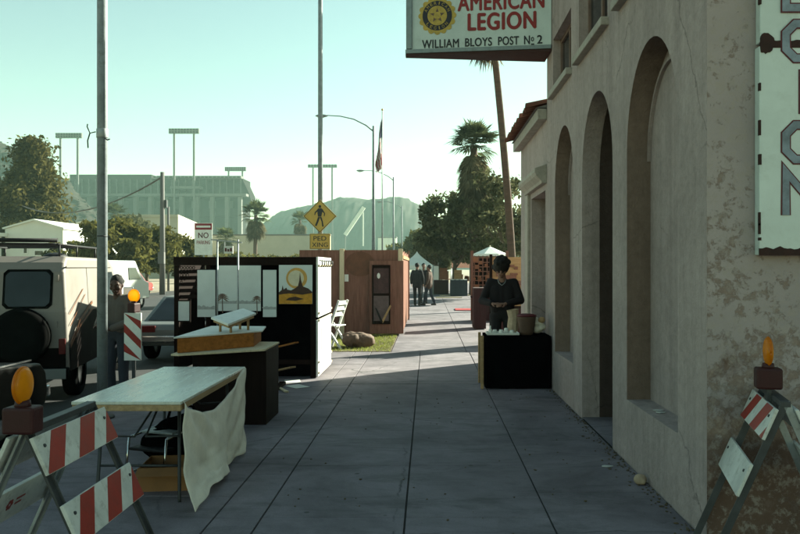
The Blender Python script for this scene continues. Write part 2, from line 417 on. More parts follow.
# ------------------------------------------------------------------ mesh builder
class MB:
    def __init__(s):
        s.v = []; s.f = []; s.sm = []
    def _add(s, vs, fs, smooth=False):
        o = len(s.v)
        s.v += [tuple(x) for x in vs]
        for f in fs:
            s.f.append(tuple(i + o for i in f)); s.sm.append(smooth)
        return s
    def box(s, x0, x1, y0, y1, z0, z1):
        return s._add([(x0, y0, z0), (x1, y0, z0), (x1, y1, z0), (x0, y1, z0), (x0, y0, z1), (x1, y0, z1), (x1, y1, z1), (x0, y1, z1)],
                      [(0, 3, 2, 1), (4, 5, 6, 7), (0, 1, 5, 4), (1, 2, 6, 5), (2, 3, 7, 6), (3, 0, 4, 7)])
    def obox(s, p0, p1, w, h, up=(0, 0, 1)):
        """a bar from p0 to p1, w wide and h high"""
        p0 = Vector(p0); p1 = Vector(p1); d = (p1 - p0).normalized(); u = Vector(up)
        if abs(d.dot(u)) > 0.98: u = Vector((0, 1, 0))
        sd = d.cross(u).normalized(); u = sd.cross(d)
        vs = []
        for p in (p0, p1):
            for a, b_ in ((-1, -1), (1, -1), (1, 1), (-1, 1)):
                vs.append(p + sd * (a * w / 2) + u * (b_ * h / 2))
        return s._add(vs, [(0, 1, 2, 3), (7, 6, 5, 4), (0, 4, 5, 1), (1, 5, 6, 2), (2, 6, 7, 3), (3, 7, 4, 0)])
    def quad(s, a, b, c, d):
        return s._add([a, b, c, d], [(0, 1, 2, 3)])
    def tri(s, a, b, c):
        return s._add([a, b, c], [(0, 1, 2)])
    def prism(s, pts, vec):
        n = len(pts); vec = Vector(vec)
        vs = [Vector(p) for p in pts] + [Vector(p) + vec for p in pts]
        fs = [tuple(range(n))[::-1], tuple(range(n, 2 * n))]
        for i in range(n):
            j = (i + 1) % n
            fs.append((i, j, n + j, n + i))
        return s._add(vs, fs)
    def tube(s, pts, rad, n=10, cap=True):
        pts = [Vector(p) for p in pts]
        if not isinstance(rad, (list, tuple)): rad = [rad] * len(pts)
        vs = []; fs = []
        t0 = (pts[1] - pts[0]).normalized()
        u = t0.cross(Vector((0, 0, 1)))
        if u.length < 1e-3: u = Vector((1, 0, 0))
        u.normalize()
        for i, p in enumerate(pts):
            a = pts[max(0, i - 1)]; b = pts[min(len(pts) - 1, i + 1)]
            t = (b - a).normalized()
            u = (u - t * u.dot(t)).normalized(); w = t.cross(u)
            for k in range(n):
                an = 2 * math.pi * k / n
                vs.append(p + (u * math.cos(an) + w * math.sin(an)) * rad[i])
        for i in range(len(pts) - 1):
            for k in range(n):
                k2 = (k + 1) % n
                fs.append((i * n + k, i * n + k2, (i + 1) * n + k2, (i + 1) * n + k))
        s._add(vs, fs, True)
        if cap:
            o = len(s.v) - len(vs)
            s.f.append(tuple(o + k for k in range(n))[::-1]); s.sm.append(False)
            s.f.append(tuple(o + (len(pts) - 1) * n + k for k in range(n))); s.sm.append(False)
        return s
    def cyl(s, p0, p1, r0, r1=None, n=12):
        return s.tube([p0, p1], [r0, r1 if r1 is not None else r0], n)
    def ball(s, c, r, nu=14, nv=10, rot=None):
        c = Vector(c)
        if isinstance(r, (int, float)): r = (r, r, r)
        vs = []; fs = []
        for i in range(nv + 1):
            th = math.pi * i / nv
            for k in range(nu):
                ph = 2 * math.pi * k / nu
                p = Vector((r[0] * math.sin(th) * math.cos(ph), r[1] * math.sin(th) * math.sin(ph), r[2] * math.cos(th)))
                if rot is not None: p = rot @ p
                vs.append(c + p)
        for i in range(nv):
            for k in range(nu):
                k2 = (k + 1) % nu
                fs.append((i * nu + k, (i + 1) * nu + k, (i + 1) * nu + k2, i * nu + k2))
        return s._add(vs, fs, True)
    def cap(s, a, ra, b, rb):
        """a tapered capsule"""
        a = Vector(a); b = Vector(b)
        s.ball(a, ra, 12, 8); s.ball(b, rb, 12, 8)
        return s.tube([a, b], [ra, rb], 12)
    def build(s, name, m, parent=None, loc=(0, 0, 0), bevel=0.0, subd=0, remesh=0.0, clean=False, smooth=None):
        me = bpy.data.meshes.new(name)
        me.from_pydata(s.v, [], s.f)
        if smooth is not None: sm = [smooth] * len(s.f)
        else: sm = s.sm
        me.polygons.foreach_set('use_smooth', sm)
        if clean or bevel:
            bm = bmesh.new(); bm.from_mesh(me)
            bmesh.ops.remove_doubles(bm, verts=bm.verts, dist=1e-5)
            if clean: bmesh.ops.recalc_face_normals(bm, faces=bm.faces)
            bm.to_mesh(me); bm.free()
        me.update()
        for x in (m if isinstance(m, (list, tuple)) else [m]): me.materials.append(MT[x] if isinstance(x, str) else x)
        o = bpy.data.objects.new(name, me)
        COL.objects.link(o)
        o.location = loc
        if parent is not None: o.parent = parent
        if bevel:
            b = o.modifiers.new('bevel', 'BEVEL'); b.width = bevel; b.segments = 2; b.limit_method = 'ANGLE'; b.angle_limit = R(35)
            if clean:
                b.harden_normals = True; b.segments = 3
        if remesh:
            r = o.modifiers.new('remesh', 'REMESH'); r.mode = 'VOXEL'; r.voxel_size = remesh; r.use_smooth_shade = True
            q = o.modifiers.new('smooth', 'SMOOTH'); q.factor = 0.5; q.iterations = 3
        if subd:
            q = o.modifiers.new('sub', 'SUBSURF'); q.levels = subd; q.render_levels = subd
        return o

def tag(o, label=None, cat=None, group=None, kind=None):
    if label: o['label'] = label
    if cat: o['category'] = cat
    if group: o['group'] = group
    if kind: o['kind'] = kind
    return o

def thing(name, label, cat, loc=(0, 0, 0), rz=0.0, group=None):
    o = bpy.data.objects.new(name, None)
    COL.objects.link(o)
    o.empty_display_size = 0.2
    o.location = loc; o.rotation_euler = (0, 0, rz)
    return tag(o, label, cat, group)

def struct(name, mb, m, **k):
    return tag(mb.build(name, m, **k), kind='structure')

def copy_tree(o, parent=None):
    c = o.copy(); COL.objects.link(c)
    if parent is not None: c.parent = parent
    for ch in list(o.children): copy_tree(ch, c)
    return c

def text(s, name, m, parent, loc, rot, w, h, ex=0.003, bold=0.0, spacing=1.0, align='LEFT'):
    """lettering as one mesh, fitted to w x h, its lower left corner at loc"""
    cu = bpy.data.curves.new(name, 'FONT')
    cu.body = s; cu.size = 1.0; cu.extrude = 0.0; cu.space_character = spacing * (1 + 2.2 * bold)
    t = bpy.data.objects.new('tmp_' + name, cu)
    COL.objects.link(t)
    dg = bpy.context.evaluated_depsgraph_get(); dg.update()
    me = bpy.data.meshes.new_from_object(t.evaluated_get(dg))
    bpy.data.objects.remove(t)
    if bold:                      # heavier strokes: the same outline laid down again to either side
        n0 = [v.co.copy() for v in me.vertices]; f0 = [tuple(p.vertices) for p in me.polygons]
        vs, fs = [], []
        for k, (dx, dy) in enumerate(((0, 0), (bold, 0), (-bold, 0), (0, bold * .6), (0, -bold * .6))):
            fs += [tuple(i + len(vs) for i in f) for f in f0]
            vs += [(v.x + dx, v.y + dy, k * .00025) for v in n0]
        me = bpy.data.meshes.new(name); me.from_pydata(vs, [], fs)
    xs = [v.co.x for v in me.vertices]; ys = [v.co.y for v in me.vertices]
    x0, x1, y0, y1 = min(xs), max(xs), min(ys), max(ys)
    for v in me.vertices:
        v.co.x = (v.co.x - x0) / (x1 - x0) * w
        v.co.y = (v.co.y - y0) / (y1 - y0) * h
    bm = bmesh.new(); bm.from_mesh(me)
    ret = bmesh.ops.extrude_face_region(bm, geom=list(bm.faces))
    for e in ret['geom']:
        if isinstance(e, bmesh.types.BMVert): e.co.z += ex
    bmesh.ops.recalc_face_normals(bm, faces=bm.faces)
    bm.to_mesh(me); bm.free()
    me.name = name
    me.materials.clear(); me.materials.append(MT[m])
    o = bpy.data.objects.new(name, me)
    COL.objects.link(o)
    o.location = loc; o.rotation_euler = rot
    o.parent = parent
    return o

FRONT = (R(90), 0, 0)       # lettering that faces the camera end of the street

# ------------------------------------------------------------------ ground, road, pavement
WX = 1.68                   # street face of the stucco building
KX = -3.75                  # edge of the pavement
YC, YE, YL = 4.685, 10.98, 14.05
g = MB()
rad = [0, 60, 200, 600, 1500, 3200]
g._add([(-1880, -18, -0.2), (1880, -18, -0.2), (1880, 1140, -0.2), (-1880, 1140, -0.2)], [(0, 1, 2, 3)])
struct('ground', g, 'desert')
g = MB(); g.quad((-19, -6, -0.13), (KX - .15, -6, -0.13), (KX - .15, 260, -0.13), (-19, 260, -0.13))
struct('road', g, 'asphalt')
g = MB()
for y0 in range(-6, 120, 3):
    g.box(KX - .15, KX, y0 + .006, y0 + 2.994, -0.2, 0.0)
struct('kerb', g, 'kerb', bevel=0.02)
g = MB()
cols = [(KX + .008, -1.41, [-4, -1.6, .8, 3.2, 5.6, 8.0, 10.5, 13.2, 15.1]), (-1.41, -1.095, [-4, -1, 2.6, 6.2, 9.6, 13.2, 15.1]),
        (-1.095, -0.15, [-4, -1.2, .7, 2.3, 4.1, 5.13, 6.45, 8.45, 10.97, 13.2, 15.1]), (-0.15, 0.80, [-4, -1.2, .7, 2.3, 4.1, 5.13, 6.45, 8.45, 10.97, 13.2, 15.1]),
        (0.80, WX, [-4, -1.2, 1.0, 3.0, 4.5, 5.70, 6.86, 8.6, 10.6, 13.2, 15.1])]
for x0, x1, ys in cols:
    for a, b in zip(ys[:-1], ys[1:]):
        gp = 0.0055 if abs(a - 10.97) < .01 or abs(b - 10.97) < .01 else 0.0022
        g.box(x0 + .006, x1 - .006, a + gp, b - gp, -0.1, random.uniform(-.0015, .0015))
for y0 in [15.1 + 2.6 * i for i in range(25)]:
    for x0, x1 in ((-0.72, 0.75), (0.75, 2.2), (2.2, 3.8), (3.8, 5.6), (-2.2, -0.72), (KX, -2.2)):
        if x0 < -.73 and y0 < 18.2 and x0 > -2.3: continue
        g.box(x0 + .006, x1 - .006, y0 + .004, y0 + 2.596, -0.1, random.uniform(-.001, .001))
for x0 in (WX, 3.4):
    for y0 in (-4, -1.2, 1.9):
        g.box(x0 + .006, x0 + 1.714, y0 + .004, min(y0 + 2.78, YC - .01), -0.1, random.uniform(-.002, .0))
struct('sidewalk', g, 'concrete', bevel=0.004)
g = MB(); g.box(KX + .002, 5.59, -4, 80, -0.18, -0.012)
struct('sidewalk_bed', g, 'joint')
# planted strip between pavement and booths
g = MB(); g.box(-2.19, -0.73, 15.1, 20.3, -0.05, 0.008)
struct('grass_bed_ground', g, 'soil')
g = MB()
for i in range(9000):
    x = random.uniform(-2.19, -.74); y = random.uniform(15.12, 20.28)
    h = random.uniform(.02, .06); a = random.uniform(0, 6.28); w = .006
    dx, dy = math.cos(a) * w, math.sin(a) * w; lx, ly = random.uniform(-.03, .03), random.uniform(-.03, .03)
    g.tri((x - dx, y - dy, .006), (x + dx, y + dy, .006), (x + lx, y + ly, h))
tag(g.build('grass', 'grass'), 'short yellowish grass in the planted strip', None, None, 'stuff')

# ------------------------------------------------------------------ stucco building with arches
def facade(mb, x, y0, y1, ztop, openings, zbot=-0.1, n=20):
    """wall face at x between y0 and y1; openings: (ya, yb, zbottom, ztop, arched)"""
    ys = {y0, y1}
    for (a, b, zb, zt, ar) in openings:
        ys |= {a, b}
        if ar:
            for k in range(1, n): ys.add((a + b) / 2 - math.cos(math.pi * k / n) * (b - a) / 2)
    ys = sorted(ys)
    def top(o, y):
        a, b, zb, zt, ar = o
        if not ar: return zt
        r = (b - a) / 2; t = max(0, 1 - ((y - (a + b) / 2) / r) ** 2)
        return zt - ar + ar * math.sqrt(t)
    for ya, yb in zip(ys[:-1], ys[1:]):
        ym = (ya + yb) / 2
        act = sorted([o for o in openings if o[0] < ym < o[1]], key=lambda o: o[2])
        lo = [zbot, zbot]
        for o in act:
            if o[2] > lo[0] + 1e-4: mb.quad((x, yb, lo[1]), (x, ya, lo[0]), (x, ya, o[2]), (x, yb, o[2]))
            lo = [top(o, ya), top(o, yb)]
        mb.quad((x, yb, lo[1]), (x, ya, lo[0]), (x, ya, ztop), (x, yb, ztop))

def arch_outline(a, b, zb, zt, rise, n=28):
    pts = [(b, zb)]
    for k in range(n + 1):
        an = math.pi * k / n
        pts.append(((a + b) / 2 + math.cos(an) * (b - a) / 2, zt - rise + rise * math.sin(an)))
    pts.append((a, zb))
    return pts

def reveal(mb, x, depth, pts, sill=True):
    for (ya, za), (yb, zb) in zip(pts[:-1], pts[1:]):
        mb.quad((x, ya, za), (x, yb, zb), (x + depth, yb, zb), (x + depth, ya, za))
    if sill:
        (ya, za), (yb, zb) = pts[-1], pts[0]
        mb.quad((x, ya, za), (x, yb, zb), (x + depth, yb, zb), (x + depth, ya, za))

def back(mb, x, pts):
    mb._add([(x, y, z) for y, z in pts], [tuple(range(len(pts)))])

HT = 7.2
bld = thing('stucco_building', 'tall grey stucco building with three arches and peeling paint on its end wall', 'building')
ARCH = [(5.23, 6.57, 0.53, 3.38, 0.78), (7.08, 8.48, -0.1, 3.40, 0.78), (9.0, 10.29, 0.53, 3.40, 0.74)]
WIN = [(5.45, 6.81, 3.98, 5.6, 0), (7.28, 8.66, 3.98, 5.6, 0), (9.13, 10.45, 3.98, 4.70, 0)]
mb = MB()
facade(mb, WX, YC, YE, HT, ARCH + WIN)
for i, (a, b, zb, zt, r) in enumerate(ARCH):
    pts = arch_outline(a, b, zb, zt, r)
    if i == 1: reveal(mb, WX, 0.19, pts, False)
    else: mb.quad((WX, a, zb), (WX, b, zb), (WX + .20, b, zb), (WX + .20, a, zb))
for (a, b, zb, zt, r) in WIN:
    reveal(mb, WX, 0.16, [(b, zb), (b, zt), (a, zt), (a, zb)])
mb.quad((WX, YE, HT), (WX, YC, HT), (9, YC, HT), (9, YE, HT))
mb.quad((9, YC, -.1), (9, YE, -.1), (9, YE, HT), (9, YC, HT))
mb.quad((WX, YE, -.1), (9, YE, -.1), (9, YE, HT), (WX, YE, HT))
mb.build('wall', 'stucco', bld, clean=True)
mb = MB(); mb.quad((WX, YC, -.2), (9, YC, -.2), (9, YC, HT), (WX, YC, HT))
mb.build('end_wall', 'peel', bld)
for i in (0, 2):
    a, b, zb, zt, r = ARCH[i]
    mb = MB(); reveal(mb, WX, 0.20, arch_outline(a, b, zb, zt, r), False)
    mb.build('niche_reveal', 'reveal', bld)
    mb = MB(); back(mb, WX + .20, arch_outline(a - .002, b + .002, zb - .002, zt + .002, r))
    mb.build('niche_infill', 'infill', bld)
    mb = MB()          # a shallow moulded arch standing on the infill
    ins = arch_outline(a + .13, b - .0, zb + .0, zt - .12, r - .06)
    for (p, q) in zip(ins[1:-1], ins[2:-1]):
        mb.obox((WX + .185, p[0], p[1]), (WX + .185, q[0], q[1]), .03, .026, (1, 0, 0))
    mb.build('niche_moulding', 'infill', bld)
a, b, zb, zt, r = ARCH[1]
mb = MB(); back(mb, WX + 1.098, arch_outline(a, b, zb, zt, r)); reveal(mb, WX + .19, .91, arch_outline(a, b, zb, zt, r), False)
mb.build('porch_wall', 'shaded_recess', bld)
mb = MB(); mb.quad((WX - .002, a, 0.012), (WX + 1.1, a, 0.012), (WX + 1.1, b, 0.012), (WX - .002, b, 0.012))
mb.build('porch_floor', 'concrete', bld)
dr = MB().box(WX + 1.04, WX + 1.09, a + .14, b - .14, .02, 2.35).build('door', 'door_wood', bld, bevel=.005)
p_ = MB()
for y0 in (a + .2, (a + b) / 2 + .04):
    for z0, z1 in ((.2, .95), (1.1, 2.2)):
        p_.box(WX + 1.025, WX + 1.045, y0, y0 + .44, z0, z1)
p_.build('door_panel', 'door_wood', dr, bevel=.01)
MB().cyl((WX + .98, (a + b) / 2 + .06, 1.02), (WX + 1.04, (a + b) / 2 + .06, 1.02), .025).build('handle', 'chrome', dr)
for (a, b, zb, zt, r) in WIN:
    w = MB()
    x0, x1 = WX + .10, WX + .155
    for (ya, yb, za, zb2) in ((a, a + .06, zb, zt), (b - .06, b, zb, zt), (a + .06, b - .06, zb, zb + .06), (a + .06, b - .06, zt - .06, zt), ((a + b) / 2 - .03, (a + b) / 2 + .03, zb + .06, zt - .06)):
        w.box(x0, x1, ya + .001, yb - .001, za + .001, zb2 - .001)
    fr = w.build('window', 'brown_trim', bld, bevel=.004)
    MB().box(WX + .125, WX + .135, a + .05, b - .05, zb + .05, zt - .05).build('pane', 'glass', fr)
    MB().box(WX - .075, WX + .11, a - .05, b + .05, zb - .075, zb + .004).build('window_sill', 'paint_trim', bld, bevel=.008)

# ------------------------------------------------------------------ lower building with the tiled eave
low = thing('tile_roofed_building', 'low stucco building with red tile eave and recessed doorway', 'building')
mb = MB()
DO = (11.12, 12.62, -.1, 2.75, 0)
facade(mb, WX, YE + .002, YL, 3.86, [DO])
reveal(mb, WX, 0.55, [(DO[1], -.1), (DO[1], 2.75), (DO[0], 2.75), (DO[0], -.1)], False)
mb.quad((WX, YL, -.1), (9, YL, -.1), (9, YL, 3.86), (WX, YL, 3.86))
mb.tri((WX, YL, 3.86), (9, YL, 3.86), (5.3, YL, 5.0))
mb.quad((9, YE, -.1), (9, YL, -.1), (9, YL, 3.86), (9, YE, 3.86))
mb.build('wall', 'stucco', low, clean=False)
dd = MB().box(WX + .50, WX + .548, DO[0] + .002, DO[1] - .002, 0.0, 2.74).build('door', 'shaded_recess', low)
MB().box(WX + .47, WX + .51, DO[0] + .25, DO[1] - .25, .0, 2.1).build('door_panel', 'door_wood', dd, bevel=.006)
mb = MB()
prof = [(WX, 2.84), (WX - .07, 2.84), (WX - .085, 2.88), (WX - .15, 2.95), (WX - .17, 3.0), (WX - .17, 3.05), (WX, 3.11)]
mb.prism([(x, 11.0, z) for x, z in prof], (0, 2.0, 0))
mb.build('door_hood', 'paint_trim', low, bevel=.004)
MB().box(WX - .05, WX + .0, 12.75, 13.1, 0, 2.84).build('pilaster', 'paint_trim', low, bevel=.006)
mb = MB()
mb.box(WX - .13, WX - .001, YE + .01, YL + .1, 3.74, 3.89)
mb.build('fascia', 'paint_trim', low, bevel=.006)
mb = MB(); mb.prism([(WX - .16, YE + .01, 3.90), (5.3, YE + .01, 5.05), (9.2, YE + .01, 3.9)], (0, YL + .12 - YE, 0))
mb.build('roof_deck', 'roofing', low)
mb = MB()
y = YE + .10
sl = (5.05 - 3.90) / (5.3 - WX + .16)
while y < YL + .14:
    for k in range(6):
        x0 = WX - .28 + k * .38 + random.uniform(-.025, .025); z0 = 3.93 + (x0 - WX + .16) * sl + k * .0
        x1 = x0 + .44; z1 = 3.93 + (x1 - WX + .16) * sl - .012
        n = 7; vs = []
        for (xx, zz, rr) in ((x0, z0 + .015, .085), (x1, z1, .07)):
            for q in range(n):
                an = math.pi * q / (n - 1)
                vs.append((xx, y + math.cos(an) * rr, zz + math.sin(an) * rr * .95))
            for q in range(n):
                an = math.pi * (n - 1 - q) / (n - 1)
                vs.append((xx, y + math.cos(an) * (rr - .015), zz + math.sin(an) * (rr - .015) * .95))
        m2 = 2 * n
        mb._add(vs, [(q, (q + 1) % m2, m2 + (q + 1) % m2, m2 + q) for q in range(m2)] + [tuple(range(m2)), tuple(range(m2, 2 * m2))])
    y += .185
mb.build('roof_tiles', 'tile', low)

# ------------------------------------------------------------------ projecting wedge-shaped sign on the wall
sg = thing('projecting_sign', 'white wedge-shaped sign with red and black lettering and a gold emblem projecting from the building', 'sign')
A = Vector((-.29, 10.79, 0)); B = Vector((WX - .01, 10.54, 0)); A2 = Vector((-.29, 10.89, 0)); B2 = Vector((WX - .01, 11.10, 0))
ZB, ZT = 4.59, 6.0
u = (B - A).normalized(); nrm = Vector((u.y, -u.x, 0))      # towards the viewer
LEN = (B - A).length
ang = math.atan2(u.y, u.x)
mb = MB(); mb.prism([A + Vector((0, 0, ZB + .02)), B + Vector((0, 0, ZB + .02)), B2 + Vector((0, 0, ZB + .02)), A2 + Vector((0, 0, ZB + .02))], (0, 0, ZT - ZB - .04))
mb.build('cabinet', 'sign_white', sg)
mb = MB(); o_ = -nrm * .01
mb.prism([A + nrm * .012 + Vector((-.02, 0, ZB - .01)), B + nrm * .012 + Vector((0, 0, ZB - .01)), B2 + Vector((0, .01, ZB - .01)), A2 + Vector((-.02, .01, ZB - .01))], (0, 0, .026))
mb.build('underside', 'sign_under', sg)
mb = MB()
def SF(uu, z, off=0.0): return A + u * uu + nrm * off + Vector((0, 0, z))
mb.obox(SF(-.02, ZB + .045, .012), SF(LEN, ZB + .045, .012), .035, .055)
mb.obox(SF(-.02, ZT - .03, .012), SF(LEN, ZT - .03, .012), .035, .055)
mb.obox(SF(.03, ZB + .08, .012), SF(.03, ZT - .06, .012), .035, .08, (u.x, u.y, 0))
mb.build('frame', 'sign_trim', sg, bevel=.004)
rot = (R(90), 0, ang)
def sgn_pt(px, py):
    # where the sight line through that pixel meets the sign's front face
    d = Vector(((px - VPX) / FPX, 1.0, -(py - VPY) / FPX)); c = Vector((0, 0, CAMH))
    t = (A - c).dot(nrm) / d.dot(nrm)
    return c + d * t
def sgn_text(s, x0, x1, ybot, h, m, name, bold):
    p = sgn_pt(x0, ybot); q = sgn_pt(x1, ybot)
    w = (Vector((q.x, q.y, 0)) - Vector((p.x, p.y, 0))).length
    return text(s, name, m, sg, p + nrm * .001, rot, w, h, .004, bold)
sgn_text('AMERICAN', 457.5, 544.5, 11.4, .235, 'sign_red', 'lettering', .036)
sgn_text('LEGION', 467.5, 536.5, 31.0, .245, 'sign_red', 'lettering', .042)
sgn_text('WILLIAM', 422.0, 459.0, 48.4, .118, 'sign_black', 'lettering', .026)
sgn_text('BLOYS', 465.0, 492.0, 46.6, .118, 'sign_black', 'lettering', .026)
sgn_text('POST', 498.0, 519.0, 45.2, .118, 'sign_black', 'lettering', .026)
sgn_text('N', 524.0, 530.0, 44.2, .118, 'sign_black', 'lettering', .026)
sgn_text('o', 531.0, 534.0, 41.2, .06, 'sign_black', 'lettering', .026)
p = sgn_pt(531, 44.0); q = sgn_pt(534.2, 43.9)
MB().obox(p + nrm * .003, q + nrm * .003, .012, .016).build('lettering', 'sign_black', sg)
sgn_text('2', 537.0, 542.5, 43.6, .118, 'sign_black', 'lettering', .026)
ce = sgn_pt(437.3, 15.5)
def disc(mb, c, r, t, n=48, scall=0, amp=0):
    pts = []
    for k in range(n):
        an = 2 * math.pi * k / n
        rr = r + (amp * abs(math.cos(an * scall / 2)) if scall else 0)
        pts.append(c + u * math.cos(an) * rr + Vector((0, 0, math.sin(an) * rr)))
    return mb.prism(pts, nrm * t)
em = disc(MB(), ce + nrm * .001, .235, .004, 96, 16, .03).build('emblem', 'gold', sg)
disc(MB(), ce + nrm * .004, .205, .003).build('emblem_ring', 'navy', em)
disc(MB(), ce + nrm * .006, .135, .003).build('emblem_centre', 'gold', em)
st = []
for k in range(10):
    an = math.pi / 2 + math.pi * k / 5; rr = .105 if k % 2 == 0 else .045
    st.append(ce + nrm * .009 + u * math.cos(an) * rr + Vector((0, 0, math.sin(an) * rr)))
MB().prism(st, nrm * .002).build('emblem_star', 'brown_trim', em)
disc(MB(), ce + nrm * .0105, .05, .002).build('emblem_boss', 'gold', em)
for word, a0, a1, flip in (('AMERICAN', 155, 25, 1), ('LEGION', 222, 318, -1)):
    for k, ch in enumerate(word):
        an = R(a0 + (a1 - a0) * k / (len(word) - 1))
        rr = .152 if flip == 1 else .192
        t = an - math.pi / 2 if flip == 1 else an + math.pi / 2
        c = ce + nrm * .0075 + u * (math.cos(an) * rr) + Vector((0, 0, math.sin(an) * rr))
        tx = u * math.cos(t) + Vector((0, 0, math.sin(t)))
        m3 = Matrix((tx, nrm.cross(tx), nrm)).transposed()
        lt = text(ch, 'emblem_letter', 'gold', em, c - tx * (.006 if ch == 'I' else .017), m3.to_euler(), .012 if ch == 'I' else .034, .042, .002, 0)

# ------------------------------------------------------------------ vertical sign on the end wall
vsn = thing('vertical_sign', 'tall white sign with blue maroon-edged letters on the peeling end wall', 'sign')
SY = YC - .075
sx0, sx1 = 1.965, 2.50
MB().box(sx0, sx1, SY, YC - .004, 1.72, 2.962).build('lower_panel', 'sign_white', vsn, bevel=.006)
MB().box(sx0 + .006, sx1, SY + .004, YC - .004, 2.985, 4.4).build('upper_panel', 'sign_white', vsn, bevel=.006)
mb = MB()
def ragged(x0, x1, z0, z1, amp, n=26):
    pts = [(x0, z0), (x1, z0)]
    for k in range(n + 1):
        t = k / n
        pts.append((x1 + (x0 - x1) * t, z1 + amp * (noise.noise((t * 9.0, z1 * 3, 0)) + .6 * noise.noise((t * 31.0, z1, 3)))))
    return pts
mb.prism([(x, SY - .003, z) for x, z in ragged(sx0 - .002, sx1, 1.718, 1.765, .022)], (0, .01, 0))
top = ragged(sx0 + .02, sx1, 2.95, 2.992, .012)
mb.build('rusted_edge', 'rust', vsn); mb = MB()
mb.prism([(x, SY - .003, z) for x, z in top], (0, .01, 0))
mb.build('rusted_seam', 'rust', vsn); mb = MB()
pts = []
for k in range(24):
    an = 2 * math.pi * k / 24
    r_ = 1 + .35 * noise.noise((math.cos(an) * 2, math.sin(an) * 2, 5))
    pts.append((sx0 + .035 + math.cos(an) * .055 * r_ * (1.0 if math.cos(an) > 0 else .62), SY - .0045, 2.975 + math.sin(an) * .062 * r_))
mb.prism(pts, (0, .01, 0))
mb.build('rusted_patch', 'rust', vsn)
for k in range(7):
    mb = MB()
    z = random.uniform(1.8, 3.3)
    mb.box(sx0 - .0015, sx0 + random.uniform(.006, .014), SY - .004, SY + .02, z, z + random.uniform(.015, .10))
    mb.build('chipped_paint', 'rust', vsn)
def stroke(mb, pts, w, y, closed=False, t=.003):
    n = len(pts); P2 = [Vector((a, b)) for a, b in pts]
    L, Rr = [], []
    for i in range(n):
        if closed or 0 < i < n - 1:
            d0 = (P2[i] - P2[i - 1]).normalized(); d1 = (P2[(i + 1) % n] - P2[i]).normalized()
        elif i == 0: d0 = d1 = (P2[1] - P2[0]).normalized()
        else: d0 = d1 = (P2[i] - P2[i - 1]).normalized()
        nn = Vector((-(d0 + d1).y, (d0 + d1).x)).normalized()
        c = max(.4, nn.dot(Vector((-d0.y, d0.x))))
        L.append(P2[i] + nn * (w / 2 / c)); Rr.append(P2[i] - nn * (w / 2 / c))
    for i in range(n if closed else n - 1):
        j = (i + 1) % n
        q = [(L[i].x, y, L[i].y), (L[j].x, y, L[j].y), (Rr[j].x, y, Rr[j].y), (Rr[i].x, y, Rr[i].y)]
        mb.prism(q, (0, t, 0))
W_, H_ = .27, .265
def glyph(ch):
    w, h, k, c = W_ / 2 - .03, H_ - .06, .055, .0
    x0, x1, z0, z1 = -w, w, .03, .03 + h
    if ch == 'O': return [([(x0 + k, z0), (x1 - k, z0), (x1, z0 + k), (x1, z1 - k), (x1 - k, z1), (x0 + k, z1), (x0, z1 - k), (x0, z0 + k)], True)]
    if ch == 'G': return [([(x1, z1 - k), (x1 - k, z1), (x0 + k, z1), (x0, z1 - k), (x0, z0 + k), (x0 + k, z0), (x1 - k, z0), (x1, z0 + k), (x1, (z0 + z1) / 2), (.03, (z0 + z1) / 2)], False)]
    if ch == 'N': return [([(x0, z0 - .03), (x0, z1 + .02), (x1, z0 - .02), (x1, z1 + .03)], False)]
    if ch == 'I': return [([(0, z0 - .03), (0, z1 + .03)], False)]
    if ch == 'E': return [([(x1 + .02, z0), (x0, z0), (x0, z1), (x1 + .02, z1)], False), ([(x0, (z0 + z1) / 2), (x1, (z0 + z1) / 2)], False)]
    if ch == 'L': return [([(x0, z1 + .03), (x0, z0), (x1 + .02, z0)], False)]
for k, ch in enumerate('NOIGEL'):
    zb = 1.957 + k * .300; xc = 2.09 + W_ / 2
    o1 = MB(); o2 = MB()
    for pts, cl in glyph(ch):
        pp = [(xc + a, zb + b) for a, b in pts]
        stroke(o1, pp, .060, SY - .0035, cl); stroke(o2, pp, .044, SY - .006, cl)
    lo_ = o1.build('letter_outline', 'maroon', vsn)
    o2.build('letter', 'letter_blue', lo_)

# ------------------------------------------------------------------ A-frame barricades with warning lights
def lamp_on(root, z, mats=True):
    wl = MB().box(-.068, .068, -.05, .05, z, z + .115).build('warning_light', 'case_red', root, bevel=.012)
    b2 = MB().cyl((0, 0, z + .11), (0, 0, z + .14), .035, .03, 14)
    b2.build('lamp_neck', 'case_red', wl)
    l = MB()
    n = 28; r = .08; ring = []
    profile = [(-.024, 0.0), (-.022, .035), (-.016, .062), (-.009, .076), (.009, .076), (.016, .062), (.022, .035), (.024, 0.0)]
    vs = []; fs = []
    for (x, rr) in profile:
        for k in range(n):
            an = 2 * math.pi * k / n
            vs.append((x, math.cos(an) * rr, z + .205 + math.sin(an) * rr))
    for i in range(len(profile) - 1):
        for k in range(n):
            fs.append((i * n + k, i * n + (k + 1) % n, (i + 1) * n + (k + 1) % n, (i + 1) * n + k))
    l._add(vs, fs, True)
    l.build('lens', 'amber_lens', wl)
    rg = MB()
    rg.tube([(0, math.cos(2 * math.pi * k / 32) * .077, z + .205 + math.sin(2 * math.pi * k / 32) * .077) for k in range(33)], .006, 6)
    rg.build('lens_rim', 'amber_lens', wl)
    return wl

